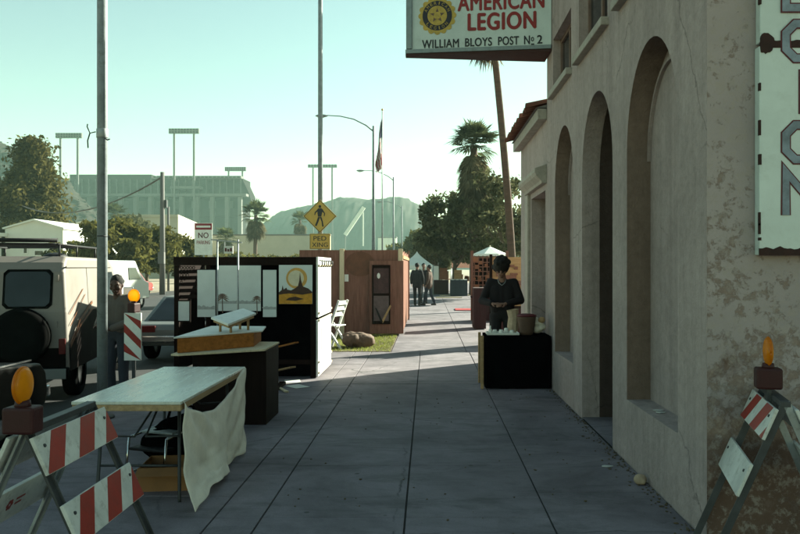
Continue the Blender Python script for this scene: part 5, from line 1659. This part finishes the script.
up = thing('utility_pole', 'pale utility pole with a transformer box and drooping cable left of the booth', 'pole', (P(162.3, 0, 50).x, 50, -.15))
MB().tube([(0, 0, 0), (0, 0, 7.9)], [.19, .13], 12).build('shaft', 'stadium_light', up)
MB().box(-.2, .2, -.3, .0, 2.0, 2.75).build('service_box', 'stadium_light', up, bevel=.02)
MB().box(.12, .32, -.15, .1, 5.6, 6.1).build('lamp_box', 'dark_steel', up, bevel=.02)
cb = MB(); a0 = Vector((0, 0, 7.6)); b0 = Vector(P(0, 194, 78)) - Vector((P(162.3, 0, 50).x, 50, -.15))
cb.tube([a0 + (b0 - a0) * (i / 20) + Vector((0, 0, -2.1 * (1 - (2 * i / 20 - 1) ** 2))) for i in range(21)], .05, 6)
cb.build('cable', 'stadium_light', up)
lp2 = thing('thin_post', 'thin pale post beside the utility pole', 'post', (P(168.3, 0, 58).x, 58, -.15))
MB().tube([(0, 0, 0), (0, 0, 6.3)], .09, 8).build('shaft', 'stadium_light', lp2)

# ------------------------------------------------------------------ plants
rng = random.Random(11)
def rvec(r=rng):
    while True:
        v = Vector((r.uniform(-1, 1), r.uniform(-1, 1), r.uniform(-1, 1)))
        if .05 < v.length < 1: return v.normalized()
def leaves(mb, c, spread, n, size, r=rng, elong=1.7):
    for _ in range(n):
        g1 = lambda s_: max(-1.7 * s_, min(1.7 * s_, r.gauss(0, s_)))
        p = c + Vector((g1(spread), g1(spread), g1(spread * .75)))
        a = rvec(r); b = a.cross(rvec(r)).normalized()
        s_ = size * r.uniform(.6, 1.4)
        a = a * s_ * elong * .5; b = b * s_ * .5
        mb._add([p - a, p + b * .8, p + a, p - b * .8], [(0, 1, 2, 3)])
def tree(name, label, cat, base, height, crown_r, blobs, leafm, n, size, trunk_r=.2, trunk_h=None, group=None, cone=False, seed=1):
    r = random.Random(seed)
    t = thing(name, label, cat, base, 0, group)
    th = trunk_h or height * .45
    tr = MB()
    top = Vector((r.uniform(-.3, .3), 0, th))
    tr.tube([(0, 0, -.2), (r.uniform(-.1, .1), 0, th * .5), top], [trunk_r, trunk_r * .8, trunk_r * .6], 10)
    cl_ = MB()
    cs = []
    for i in range(blobs):
        if cone:
            z = th * .45 + (height - th * .45) * (i + r.random()) / blobs
            rad = crown_r * (1 - (z - th * .45) / (height - th * .45)) ** 1.0 * r.uniform(.45, 1.12) + .1
            a = r.uniform(0, 6.28)
            c = Vector((math.cos(a) * rad, math.sin(a) * rad, z))
        else:
            d = rvec(r)
            rad = r.uniform(.35, 1.0) ** .6
            c = Vector((d.x * crown_r * rad, d.y * crown_r * rad, (height + th * .7) / 2 + d.z * (height - th * .7) / 2 * rad))
        cs.append(c)
        if i % 3 == 0:
            s0 = Vector((0, 0, min(th, max(th * .5, c.z * .6)))) if not cone else Vector((0, 0, c.z * .96))
            tr.tube([s0, s0 * .5 + c * .5 + Vector((0, 0, .1 * crown_r)), c], [trunk_r * .35, trunk_r * .22, trunk_r * .08], 6)
        leaves(cl_, c, crown_r * r.uniform(.10, .21), int(n / blobs * r.uniform(.5, 1.4)), size * r.uniform(.75, 1.2), r)
    if cone:
        tr.tube([top, (0, 0, height * .97)], [trunk_r * .6, .03], 8)
    tr.build('trunk', 'bark', t)
    cl_.build('crown', leafm, t)
    return t
def gpt(px, d, z=-.15): return (P(px, 0, d).x, d, z)
TG = 'trees along the far side of the street'
tree('conifer_tree', 'big dark conifer rising behind the white house', 'tree', gpt(31, 75), 13.6, 4.3, 110, 'pine', 36000, .24, .35, 4.5, None, True, 3)
tree('street_tree', 'olive leafy tree just right of the steel pole behind the van', 'tree', gpt(118, 52), 4.9, 2.3, 34, 'olive', 7000, .24, .16, 2.0, TG, False, 4)
tree('street_tree', 'olive tree between the steel pole and the utility pole', 'tree', gpt(146, 56), 4.6, 2.3, 34, 'olive', 7000, .24, .16, 1.8, TG, False, 5)
tree('street_tree', 'small tree right of the utility pole above the booth corner', 'tree', gpt(178, 60), 4.2, 1.9, 26, 'olive', 5000, .24, .15, 1.8, TG, False, 6)
tree('street_tree', 'sunlit shrubby tree hard against the white house wall', 'tree', gpt(67, 64), 4.0, 1.6, 22, 'olive', 4000, .24, .14, 1.5, TG, False, 8)
tree('street_tree', 'taller hazy tree behind the steel pole below the stadium', 'tree', gpt(122, 105), 8.6, 3.6, 34, 'dark_leaf', 6000, .45, .25, 3.6, TG, False, 9)
tree('street_tree', 'low hazy tree left of the steel pole below the rocky hill', 'tree', gpt(92, 110), 7.0, 4.2, 30, 'dark_leaf', 5000, .45, .25, 2.6, TG, False, 10)
for i, (px, d, h) in enumerate(((262, 95, 3.6), (284, 100, 3.0), (232, 90, 3.0), (346, 120, 3.4))):
    tree('low_bush', ['low bush beneath the palm left of the pedestrian sign', 'low bush between the palm and the pedestrian sign', 'low bush above the left half of the booth', 'low bush right of the pedestrian sign above the brown booth'][i], 'bush', gpt(px, d), h, 2.6, 16, 'olive', 2500, .35, .12, .9, 'low bushes behind the booths', False, 20 + i)
TR = 'dark trees at the end of the right-hand stalls'
for i, (px, d, h, cr_, lb) in enumerate(((455, 48, 6.6, 2.0, 'dark tree at the left edge of the group below the tall fan palm'), (482, 47, 7.0, 2.2, 'dark tree directly below the fan palm skirt'),
                                       (506, 41, 7.0, 2.0, 'dark tree between the leaning palm trunk and the tiled eave'), (440, 56, 5.0, 1.8, 'dark low tree left of the white parasol'), (497, 50, 5.2, 2.4, 'dark low tree behind the leaning palm trunk'))):
    tree('shade_tree', lb, 'tree', gpt(px, d, -.02), h, cr_, 40, 'dark_leaf', 6800, .165, .18, 2.2, TR, False, 30 + i)
tree('street_tree', 'hazy grey-green tree above the white tent', 'tree', gpt(420, 110, 0), 7.0, 2.6, 30, 'olive', 5000, .35, .2, 3.0, TG, False, 41)
tree('street_tree', 'hazy tree farther off left of the white tent', 'tree', gpt(405, 150, 0), 6.5, 3.2, 30, 'olive', 5000, .4, .2, 3.0, TG, False, 42)
tree('street_tree', 'broad hazy tree closing the street behind the stalls', 'tree', gpt(447, 85, 0), 6.0, 3.4, 36, 'olive', 7000, .32, .2, 2.6, TG, False, 43)

def fan_palm(label, base, height, lean, crown_r, skirt, tr_r, seed, group=None, nf=46):
    r = random.Random(seed)
    t = thing('fan_palm', label, 'palm tree', base, 0, group)
    top = Vector((lean[0], lean[1], height))
    pts = [Vector((0, 0, -.2))]
    for k in range(1, 9):
        f = k / 8
        pts.append(Vector((lean[0] * f ** 1.4, lean[1] * f, height * f)))
    m = MB(); m.tube(pts, [tr_r * 1.25] + [tr_r * (1.05 - .25 * k / 8) for k in range(1, 9)], 12); m.build('trunk', 'palm_bark', t)
    def frond(mb, d, stalk, size, droop):
        b = top + Vector((0, 0, .1)); e = b + d * stalk + Vector((0, 0, -droop * stalk * .25))
        mb.tube([b, (b + e) / 2 + Vector((0, 0, .04)), e], .018, 4, False)
        sd = d.cross(Vector((0, 0, 1)))
        if sd.length < .1: sd = Vector((1, 0, 0))
        sd.normalize(); upv = sd.cross(d).normalized()
        for k in range(13):
            an = R(-84 + 14 * k)
            dir_ = (d * math.cos(an) + sd * math.sin(an) + upv * .12 * abs(math.sin(an))).normalized()
            ln = size * (1 - .28 * abs(an) / 1.5) * r.uniform(.85, 1.1)
            wd = dir_.cross(upv).normalized() * size * .055
            m1 = e + dir_ * ln * .55; tip = e + dir_ * ln + Vector((0, 0, -droop * ln * .45))
            mb._add([e, m1 + wd, tip, m1 - wd], [(0, 1, 2, 3)])
    fr = MB()
    for i in range(nf):
        el = R(r.uniform(-30, 80)); az = r.uniform(0, 6.28)
        d = Vector((math.cos(az) * math.cos(el), math.sin(az) * math.cos(el), math.sin(el)))
        frond(fr, d, crown_r * r.uniform(.38, .55), crown_r * r.uniform(.42, .58), r.uniform(.2, .7))
    fr.build('crown', 'frond', t)
    if skirt:
        sk = MB()
        for i in range(int(64 * max(1, skirt))):
            z = -r.random() * skirt; az = r.uniform(0, 6.28); el = R(r.uniform(-78, -45))
            d = Vector((math.cos(az) * math.cos(el), math.sin(az) * math.cos(el), math.sin(el)))
            tt = top; top = Vector((tt.x, tt.y, tt.z + z)); frond(sk, d, crown_r * r.uniform(.34, .55), crown_r * r.uniform(.40, .55), .5); top = tt
        sk.build('dead_fronds', 'dead_frond', t)
    return t
fan_palm('tall palm with a leaning bare trunk rising behind the projecting sign', (P(514, 0, 30).x, 30, -.05), 12.2, (-1.0, 0, 0), 1.45, 1.5, .15, 51)
fan_palm('shaggy fan palm with a hanging skirt standing above the dark trees', (P(474, 0, 46).x, 46, -.05), 8.9, (0, 0, 0), 1.85, 2.9, .26, 52, None, 60)
fan_palm('hazy fan palm left of the pedestrian sign', gpt(255, 110), 9.2, (.1, 0, 0), 2.6, 1.6, .3, 53, 'hazy palms in front of the stadium', 50)
fan_palm('faint fan palm directly behind the pedestrian sign', gpt(300, 170), 12.0, (0, 0, 0), 2.6, 1.4, .3, 54, 'hazy palms in front of the stadium', 40)
fan_palm('low faint palm between the no parking sign and the hazy fan palm', gpt(226, 130), 6.6, (0, 0, 0), 2.6, .8, .3, 55, 'hazy palms in front of the stadium', 40)
fan_palm('small dim palm just right of the steel pole below the stadium', gpt(114, 150), 12.0, (0, 0, 0), 3.0, .8, .3, 56, 'hazy palms in front of the stadium', 40)

# ------------------------------------------------------------------ stalls, tents and far things
tn = thing('white_tent', 'white peaked tent at the far end of the pavement', 'tent', (P(417, 0, 46).x, 46, 0))
m = MB()
zt, ze, w = 2.58, 1.75, .95
n = 10
for sx, sy in ((1, 0), (0, 1), (-1, 0), (0, -1)):
    for k in range(n):
        f0, f1 = k / n, (k + 1) / n
        c = lambda f: zt - (zt - ze) * (f ** .75)
        def q(f, s_):
            return (sx * w * f + (sy * w * f * s_), sy * w * f + (sx * w * f * s_), c(f))
        m.quad(q(f0, -1), q(f0, 1), q(f1, 1), q(f1, -1))
m.build('canopy', 'awning_white', tn)
m = MB()
for sx in (-1, 1):
    for sy in (-1, 1): m.box(sx * w - .03, sx * w + .03, sy * w - .03, sy * w + .03, 0, ze); 
for i, (sx, sy) in enumerate(((-1, -1), (1, -1), (-1, 1), (1, 1))):
    MB().cyl((sx * w, sy * w, 0), (sx * w, sy * w, ze), .03, .03, 8).build('leg', 'steel', tn)
MB().box(-w, w, -w - .01, -w + .01, ze - .22, ze).build('valance', 'awning_white', tn)

pa = thing('white_parasol', 'white market parasol in front of the dark trees', 'umbrella', (P(490, 0, 36).x, 36, 0))
m = MB(); ns = 8; rr = .84
rings = [(0, 2.60), (.5, 2.44), (1, 2.26)]
vs = [(0, 0, 2.60)]
for k in range(ns):
    an = 2 * math.pi * (k + .5) / ns
    vs.append((math.cos(an) * rr, math.sin(an) * rr, 2.25))
m._add(vs, [(0, k + 1, (k + 1) % ns + 1) for k in range(ns)])
for k in range(ns):
    a, b = Vector(vs[k + 1]), Vector(vs[(k + 1) % ns + 1])
    m.quad(a, b, b - Vector((0, 0, .09)), a - Vector((0, 0, .09)))
m.build('canopy', 'awning_white', pa)
MB().cyl((0, 0, 0), (0, 0, 2.66), .025, .025, 8).build('pole', 'pale_wood', pa)
for k in range(ns):
    v = Vector(vs[k + 1]); MB().obox((0, 0, 2.1), v * .6 + Vector((0, 0, .95)), .012, .012).build('rib', 'pale_wood', pa)

sb = thing('plywood_stall', 'tan plywood stall with dark shelves behind the stall keeper', 'stall', (0, 0, 0))
SBY = 16.6
MB().box(1.36, 2.3, SBY, SBY + .03, .05, 1.86).build('back_board', 'tan_wood', sb, bevel=.004)
for (px, py, w_, h_) in ((512, 266, .10, .05), (516, 268, .08, .06), (508, 277, .35, .08), (516, 283, .3, .1), (499, 274, .12, .10), (514, 274, .16, .04)):
    p = P(px, py, SBY - .02)
    MB().box(p.x - w_ / 2, p.x + w_ / 2, SBY - .04, SBY - .003, p.z - h_ / 2, p.z + h_ / 2).build('ware_board', 'brown_wood', sb, bevel=.004)
for x in (1.34, 2.33):
    MB().box(x - .03, x + .03, SBY - .06, SBY + .0, 0, 1.92).build('post', 'dark_wood', sb)
MB().box(1.32, 2.36, SBY - .45, SBY - .07, .78, .82).build('shelf', 'dark_wood', sb, bevel=.004)
MB().box(1.40, 2.28, SBY - .43, SBY - .40, .02, .775).build('front_board', 'maroon_cloth', sb)
ls = thing('lattice_stall', 'tall brown lattice stall hung with dark wares below the white parasol', 'stall', (0, 0, 0))
LY = 24.0
m = MB()
for i in range(8):
    x = 1.42 + i * .13; m.box(x, x + .03, LY, LY + .025, .05, 2.0)
for j in range(14):
    z = .1 + j * .14; m.box(1.38, 2.42, LY - .02, LY - .001, z, z + .028)
m.build('lattice', 'brown_wood', ls)
MB().box(1.34, 2.46, LY + .15, LY + .17, .02, 1.95).build('back_cloth', 'dark_wood', ls)
for x in (1.36, 2.44): MB().box(x - .04, x + .04, LY - .03, LY + .06, 0, 2.15).build('post', 'brown_wood', ls)
m = MB()
for i in range(26):
    x = rng.uniform(1.42, 2.35); z = rng.uniform(.6, 1.9); s_ = rng.uniform(.03, .08)
    MB().box(x - s_, x + s_, LY - .06, LY - .022, z - s_, z + s_).build('hung_ware', 'rust_canvas', ls, bevel=.01)
MB().box(1.3, 2.5, LY - .5, LY - .08, .72, .76).build('counter_top', 'dark_wood', ls)
MB().box(1.34, 2.46, LY - .48, LY - .46, .02, .715).build('counter_front', 'maroon_cloth', ls)
def cloth_table(label, px0, px1, ytop, d, dep, m, grp='cloth-covered stall tables', top=None):
    x0, x1 = P(px0, 0, d).x, P(px1, 0, d).x; z = P(0, ytop, d).z
    t = thing('stall_table', label, 'table', ((x0 + x1) / 2, d + dep / 2, 0), 0, grp)
    w = (x1 - x0) / 2
    c = MB(); N = 60; vs = []
    ring = []
    for (a, b) in (((-w, -dep / 2), (w, -dep / 2)), ((w, -dep / 2), (w, dep / 2)), ((w, dep / 2), (-w, dep / 2)), ((-w, dep / 2), (-w, -dep / 2))):
        for k in range(15): ring.append((a[0] + (b[0] - a[0]) * k / 15, a[1] + (b[1] - a[1]) * k / 15))
    for f in (0, .5, 1):
        for k, (x, y) in enumerate(ring):
            s_ = 1 + .02 * f * math.sin(k * 1.7)
            vs.append((x * s_, y * s_, z * (1 - f) + .02))
    c._add(vs, [(j * N + k, (j + 1) * N + k, (j + 1) * N + (k + 1) % N, j * N + (k + 1) % N) for j in (0, 1) for k in range(N)], True)
    c.build('table_cover', m, t)
    MB().box(-w, w, -dep / 2, dep / 2, z + .0, z + .025).build('tabletop', top or m, t, bevel=.004)
    return t
cloth_table('dark blue cloth-covered table right of the maroon one', 450.5, 467.5, 280, 44, .9, 'jeans', top='awning_white')
cloth_table('maroon cloth-covered table at the end of the lit pavement', 432, 448.5, 280.5, 47, .9, 'maroon_cloth')
cloth_table('plum cloth-covered table close behind the stall keeper by the lattice stall', 474, 486, 289, 20.5, .8, 'maroon_cloth')
# awnings of the far stalls
def awning(label, px0, px1, y0, y1, d, m, dep=2.0):
    x0, x1 = P(px0, 0, d).x, P(px1, 0, d).x; zb, zt_ = P(0, y1, d).z, P(0, y0, d).z
    t = thing('market_awning', label, 'awning', ((x0 + x1) / 2, d, 0), 0, 'awnings of the far stalls')
    w = (x1 - x0) / 2
    MB().prism([(-w, 0, zb), (-w, dep / 2, zt_), (-w, dep, zb)], (2 * w, 0, 0)).build('canopy', m, t)
    for sx in (-1, 1):
        for y in (.05, dep - .05): MB().cyl((sx * (w - .04), y, 0), (sx * (w - .04), y, zb), .025, .025, 6).build('leg', 'steel', t)
    MB().box(-w, w, .3, dep - .3, .7, .75).build('shelf', 'brown_wood', t)
    m2 = MB()
    r2 = random.Random(int(px0))
    for i in range(7):
        x = r2.uniform(-w * .85, w * .85); h = r2.uniform(.1, .4)
        m2.box(x - .1, x + .1, .4, .6, .752, .752 + h)
    m2.build('stall_ware', 'rust_canvas', t)
    return t
awning('rust-coloured awning above the dark blue table', 452, 472, 262, 268, 52, 'rust_canvas')
awning('small white awning between the walkers and the rust awning', 440, 452, 265, 271, 58, 'awning_white')
awning('grey-blue awning behind the walkers', 428, 439, 261, 266, 62, 'car_grey')
for i, (px, py0, py1, d, m_, lb) in enumerate(((435, 266, 280, 50, 'awning_white', 'white display board right of the far walkers'), (443.5, 268, 279.5, 49, 'rust_canvas', 'rust display board above the maroon table'), (458, 270, 279, 47, 'tan_wood', 'tan display board behind the dark blue table'))):
    t = thing('display_board', lb, 'board', (P(px, 0, d).x, d, 0), R(-15 + 14 * i), 'display boards of the far stalls')
    MB().box(-.24, .24, -.02, .0, P(0, py1, d).z, P(0, py0, d).z).build('panel', m_, t, bevel=.004)
    for x in (-.2, .2): MB().obox((x, .03, 0), (x, .01, P(0, py0, d).z), .03, .03).build('leg', 'pale_wood', t)
rm = MB().box(P(455, 0, 29.8).x, P(475, 0, 29.8).x, 29.3, 30.4, .001, .035).build('red_mat', 'red_cloth', bevel=.01)
tag(rm, 'red mat lying on the lit pavement left of the stall keeper', 'mat')
for i, (a, b, lb) in enumerate((((436, 298.2), (462, 297), 'yellow plank lying nearest across the pavement end'), ((440, 296), (470, 295.2), 'yellow plank lying behind the nearest one'))):
    d = 1283.7 / (a[1] - 267)
    p0 = P(a[0], 0, d); p1 = P(b[0], 0, d)
    o = MB().obox((p0.x, d, .03), (p1.x, d + .4, .03), .18, .05).build('plank', 'pale_wood', bevel=.005)
    tag(o, lb, 'plank', 'planks across the pavement end')

# ------------------------------------------------------------------ buildings beyond the street
def house(label, px0, px1, y0, y1, d, dep, m, windows=(), gable=0.0, roofm='house_white'):
    x0, x1 = P(px0, 0, d).x, P(px1, 0, d).x
    zt_ = P(0, y0, d).z
    t = thing('house', label, 'house', ((x0 + x1) / 2, d, -.2), 0)
    w = (x1 - x0) / 2; H = zt_ + .2
    pr = [(-w, 0, 0), (w, 0, 0), (w, 0, H), (0, 0, H + gable), (-w, 0, H)]
    MB().prism(pr, (0, dep, 0)).build('wall', m, t)
    MB().prism([(-w - .15, -.2, H - .02), (0, -.2, H + gable - .02), (w + .15, -.2, H - .02), (w + .15, -.2, H + .12), (0, -.2, H + gable + .14), (-w - .15, -.2, H + .12)], (0, dep + .4, 0)).build('roof', roofm, t)
    for (a, b, c, e) in windows:
        xa, xb = P(a, 0, d).x - (x0 + x1) / 2, P(b, 0, d).x - (x0 + x1) / 2
        za, zb = P(0, e, d).z + .2, P(0, c, d).z + .2
        wf = MB()
        for q in ((xa, xb, za, za + .08), (xa, xb, zb - .08, zb), (xa, xa + .08, za + .08, zb - .08), (xb - .08, xb, za + .08, zb - .08)): wf.box(q[0], q[1], -.06, -.002, q[2], q[3])
        f = wf.build('window', 'white', t)
        MB().box(xa + .08, xb - .08, -.03, -.004, za + .08, zb - .08).build('pane', 'glass', f)
    return t
h1 = house('white gabled house beneath the conifer', 5, 63, 229, 262, 68, 10, 'house_white', ((50, 57, 238, 246), (23, 28, 243, 254), (34, 44, 250, 256)), .75)
MB().box(-3.1, -2.7, -1.0, -.3, 0, 4.5).build('porch_post', 'house_white', h1)
MB().box(-3.3, -2.3, -1.4, -.02, 4.5, 4.8).build('porch_roof', 'house_white', h1)
house('pale flat house half hidden behind the steel pole', 68, 100, 225, 262, 82, 10, 'house_white', ((75, 80, 240, 247),), .3)
wh = thing('warehouse', 'beige warehouse with a sunlit side wall beyond the utility pole', 'building', (0, 0, 0))
d = 125
ax, bx_ = P(128, 0, d).x, P(178, 0, d).x
q = [Vector((ax, d, -.2)), Vector((bx_, d, -.2)), Vector((P(207, 0, 165).x, 165, -.2)), Vector((ax, 165, -.2))]
MB().prism(q, (0, 0, P(0, 217, d).z + .2)).build('wall', 'house_beige', wh)
MB().prism([c + (c - sum(q, Vector()) / 4) * .01 + Vector((0, 0, P(0, 217, d).z + .2)) for c in q], (0, 0, .4)).build('roof', 'house_beige', wh)
lw_ = thing('long_wall', 'long pale wall beyond the no parking sign', 'wall', (0, 0, 0))
MB().box(P(203, 0, 140).x, P(330, 0, 140).x, 140, 141, -.2, P(0, 235.5, 140).z).build('wall_panel', 'house_beige', lw_)
MB().box(P(203, 0, 140).x - .1, P(330, 0, 140).x + .1, 139.9, 141.1, P(0, 235.5, 140).z, P(0, 235.5, 140).z + .25).build('coping', 'stadium_light', lw_)
cb_ = thing('conveyor_boom', 'white slanted boom rising in front of the far hills', 'crane', (0, 0, 0))
D = 420
MB().obox(P(345, 235, D), P(364, 207, D), 1.6, 1.9).build('boom', 'house_white', cb_)
MB().obox(P(363, 212, D), P(363, 246, D), .7, .7).build('mast', 'house_white', cb_)
MB().obox(P(345, 235, D), P(345, 252, D), .7, .7).build('strut', 'stadium_light', cb_)
pb_ = thing('plant_house', 'pale plant building at the foot of the far hills right of the boom', 'building', (P(387, 0, 430).x, 430, 0))
MB().box(-5, 5, 0, 12, -.2, P(0, 238, 430).z).build('wall', 'house_white', pb_)
m = MB()
for i in range(4): m.box(-4.4 + i * 2.4, -2.9 + i * 2.4, -.1, .05, 3.0, 7.5)
m.build('opening', 'stadium_dark', pb_)
MB().box(-5.3, 5.3, -.4, 12.4, P(0, 238, 430).z, P(0, 238, 430).z + .8).build('roof', 'stadium_light', pb_)

# stadium
sd_ = thing('stadium', 'huge hazy stadium stand with upper deck and pillars against the hill', 'stadium', (0, 0, 0))
D = 380
def X_(px, d=D): return P(px, 0, d).x
def Z_(py, d=D): return P(0, py, d).z
MB().box(X_(64), X_(147), D + 6, D + 22, Z_(196), Z_(173)).build('upper_deck', 'stadium', sd_)
MB().box(X_(147), X_(240), D + 6, D + 22, Z_(196), Z_(177)).build('upper_deck', 'stadium', sd_)
MB().prism([(X_(240), D + 6, Z_(179)), (X_(247), D + 6, Z_(194)), (X_(249), D + 6, Z_(205)), (X_(240), D + 6, Z_(205))], (0, 12, 0)).build('stair_tower', 'stadium', sd_)
MB().box(X_(155), X_(240), D + 2, D + 8, Z_(177.6), Z_(175.2)).build('press_box', 'stadium_light', sd_)
MB().box(X_(170), X_(200), D + .0, D + 5.9, Z_(188.5), Z_(186)).build('walkway', 'stadium_light', sd_)
MB().box(X_(64), X_(246), D, D + 5.9, Z_(196), Z_(193.4)).build('ring_beam', 'stadium_light', sd_)
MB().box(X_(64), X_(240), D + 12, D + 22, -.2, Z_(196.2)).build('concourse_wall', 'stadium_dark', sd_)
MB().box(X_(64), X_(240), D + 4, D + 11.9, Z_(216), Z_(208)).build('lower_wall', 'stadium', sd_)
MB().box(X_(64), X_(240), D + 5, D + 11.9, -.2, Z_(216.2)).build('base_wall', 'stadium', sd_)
for px in (72, 88, 104, 119, 134, 149, 164, 180, 196, 211, 226, 239):
    MB().box(X_(px) - .9, X_(px) + .9, D + 1, D + 4, -.2, Z_(196.3)).build('column', 'stadium_light', sd_)
for px in range(70, 240, 7):
    MB().box(X_(px) - .22, X_(px) + .22, D + 5.2, D + 5.99, Z_(192.8), Z_(177.8)).build('deck_rib', 'stadium_light', sd_)
for py in (180.5, 184.2, 188.0):
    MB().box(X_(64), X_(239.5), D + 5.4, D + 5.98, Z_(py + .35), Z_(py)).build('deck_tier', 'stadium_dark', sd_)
for k in range(9):
    px = 76 + k * 18
    MB().box(X_(px), X_(px + 7), D + 11.7, D + 11.98, Z_(206.5), Z_(199)).build('concourse_opening', 'stadium_light', sd_)
for k in range(22):
    px = 152 + k * 4
    MB().box(X_(px), X_(px + 2.6), D + 1.8, D + 1.99, Z_(177.2), Z_(175.7)).build('press_window', 'stadium_dark', sd_)
def floodlight(px0, px1, ytop, ybot, yb, d, label):
    t = thing('floodlight_tower', label, 'floodlight', (0, d, 0), 0, 'stadium floodlight towers')
    x0, x1 = X_(px0, d), X_(px1, d); w = x1 - x0
    bk = MB().box(x0, x1, -.6, .6, Z_(ybot, d), Z_(ytop, d)).build('lamp_bank', 'stadium_light', t)
    m = MB()
    for i in range(10):
        for j in range(2):
            x = x0 + w * (i + .5) / 10; z = Z_(ybot, d) + (Z_(ytop, d) - Z_(ybot, d)) * (j + .5) / 2
            m.cyl((x, -1.2, z), (x, -.6, z), .5, .35, 8)
    m.build('lamp', 'stadium', bk)
    for f in (.17, .83):
        MB().box(x0 + w * f - .45, x0 + w * f + .45, -.3, .3, 0, Z_(ybot, d)).build('mast', 'stadium_light', t)
floodlight(56, 82, 133, 138, 0, 378, 'floodlight tower left of the steel pole')
floodlight(169, 199, 128.5, 133.5, 0, 378, 'tallest floodlight tower above the middle of the stadium')
floodlight(225, 246, 167, 171, 0, 445, 'floodlight tower at the right end of the stadium')
floodlight(308, 337, 164.5, 167.5, 0, 455, 'faint distant floodlight tower behind the pedestrian sign pole')

# hills
def hill(name, prof, d, depth, m, nseed, rough, ny=34, step=1.5):
    xs = []
    px = prof[0][0]
    vs = []; fs = []
    cols_ = []
    while px <= prof[-1][0]:
        for (a, b) in zip(prof[:-1], prof[1:]):
            if a[0] <= px <= b[0]:
                y = a[1] + (b[1] - a[1]) * (px - a[0]) / (b[0] - a[0]); break
        cols_.append((px, y)); px += step
    for i, (px, py) in enumerate(cols_):
        h = P(0, py, d).z; x = P(px, 0, d).x
        for j in range(ny + 1):
            f = j / ny
            s_ = math.sin(math.pi * min(1, f * 1.0)) ** .8
            yy = d - depth * .5 + depth * f
            n2 = noise.ridged_multi_fractal((x / (rough * 5), yy / (rough * 5), nseed + 3), 1.0, 2.0, 4, 1.0, 2.0) - 1.0
            n1 = n2 * .28 + noise.fractal((x / (rough * 14), yy / (rough * 14), nseed), .9, 2.1, 6)
            z = max(-2, h * s_ + n1 * rough * s_)
            vs.append((x + noise.noise((i * .7, j * .5, nseed)) * rough * .3, yy + noise.noise((i * .33, j * .6, nseed + 9)) * rough * .8 * s_, z if f not in (0, 1) else -3))
    for i in range(len(cols_) - 1):
        for j in range(ny):
            a = i * (ny + 1) + j
            fs.append((a, a + ny + 1, a + ny + 2, a + 1))
    mb = MB(); mb._add(vs, fs, True)
    return struct(name, mb, m)
hill('rocky_hills', [(-260, 210), (-160, 160), (-90, 138), (-30, 136), (0, 141), (12, 147), (28, 155), (48, 163), (62, 172), (76, 188), (92, 203), (110, 222), (130, 240), (160, 266)], 335, 70, 'hill', 2.0, 9)
hill('distant_hills', [(215, 262), (240, 246), (262, 228), (285, 212), (310, 205), (330, 201), (342, 196.5), (355, 195), (370, 198), (392, 194.5), (404, 195), (416, 200), (428, 209), (445, 225), (470, 243), (520, 262)], 640, 260, 'far_hill', 7.0, 6)
hill('far_ridge', [(-600, 262), (-300, 250), (100, 246), (230, 244), (400, 240), (600, 236), (900, 250), (1300, 262)], 900, 120, 'far_hill', 5.0, 5, 14, 8)

# ------------------------------------------------------------------ hazy air
hz = MB().box(-1900, 1900, -20, 1150, -4.2, 71)
ho = hz.build('haze', 'white', clean=True)
ho.data.materials.clear()
hm = bpy.data.materials.new('haze'); hm.use_nodes = True
nt = hm.node_tree; nt.nodes.clear()
pv = nt.nodes.new('ShaderNodeVolumePrincipled')
pv.inputs['Color'].default_value = (0.62, 0.95, 0.84, 1)
pv.inputs['Density'].default_value = 0.00035
pv.inputs['Anisotropy'].default_value = 0.1
om = nt.nodes.new('ShaderNodeOutputMaterial')
nt.links.new(pv.outputs[0], om.inputs['Volume'])
ho.data.materials.append(hm)
tag(ho, 'pale haze in the air over the street and hills', None, None, 'stuff')
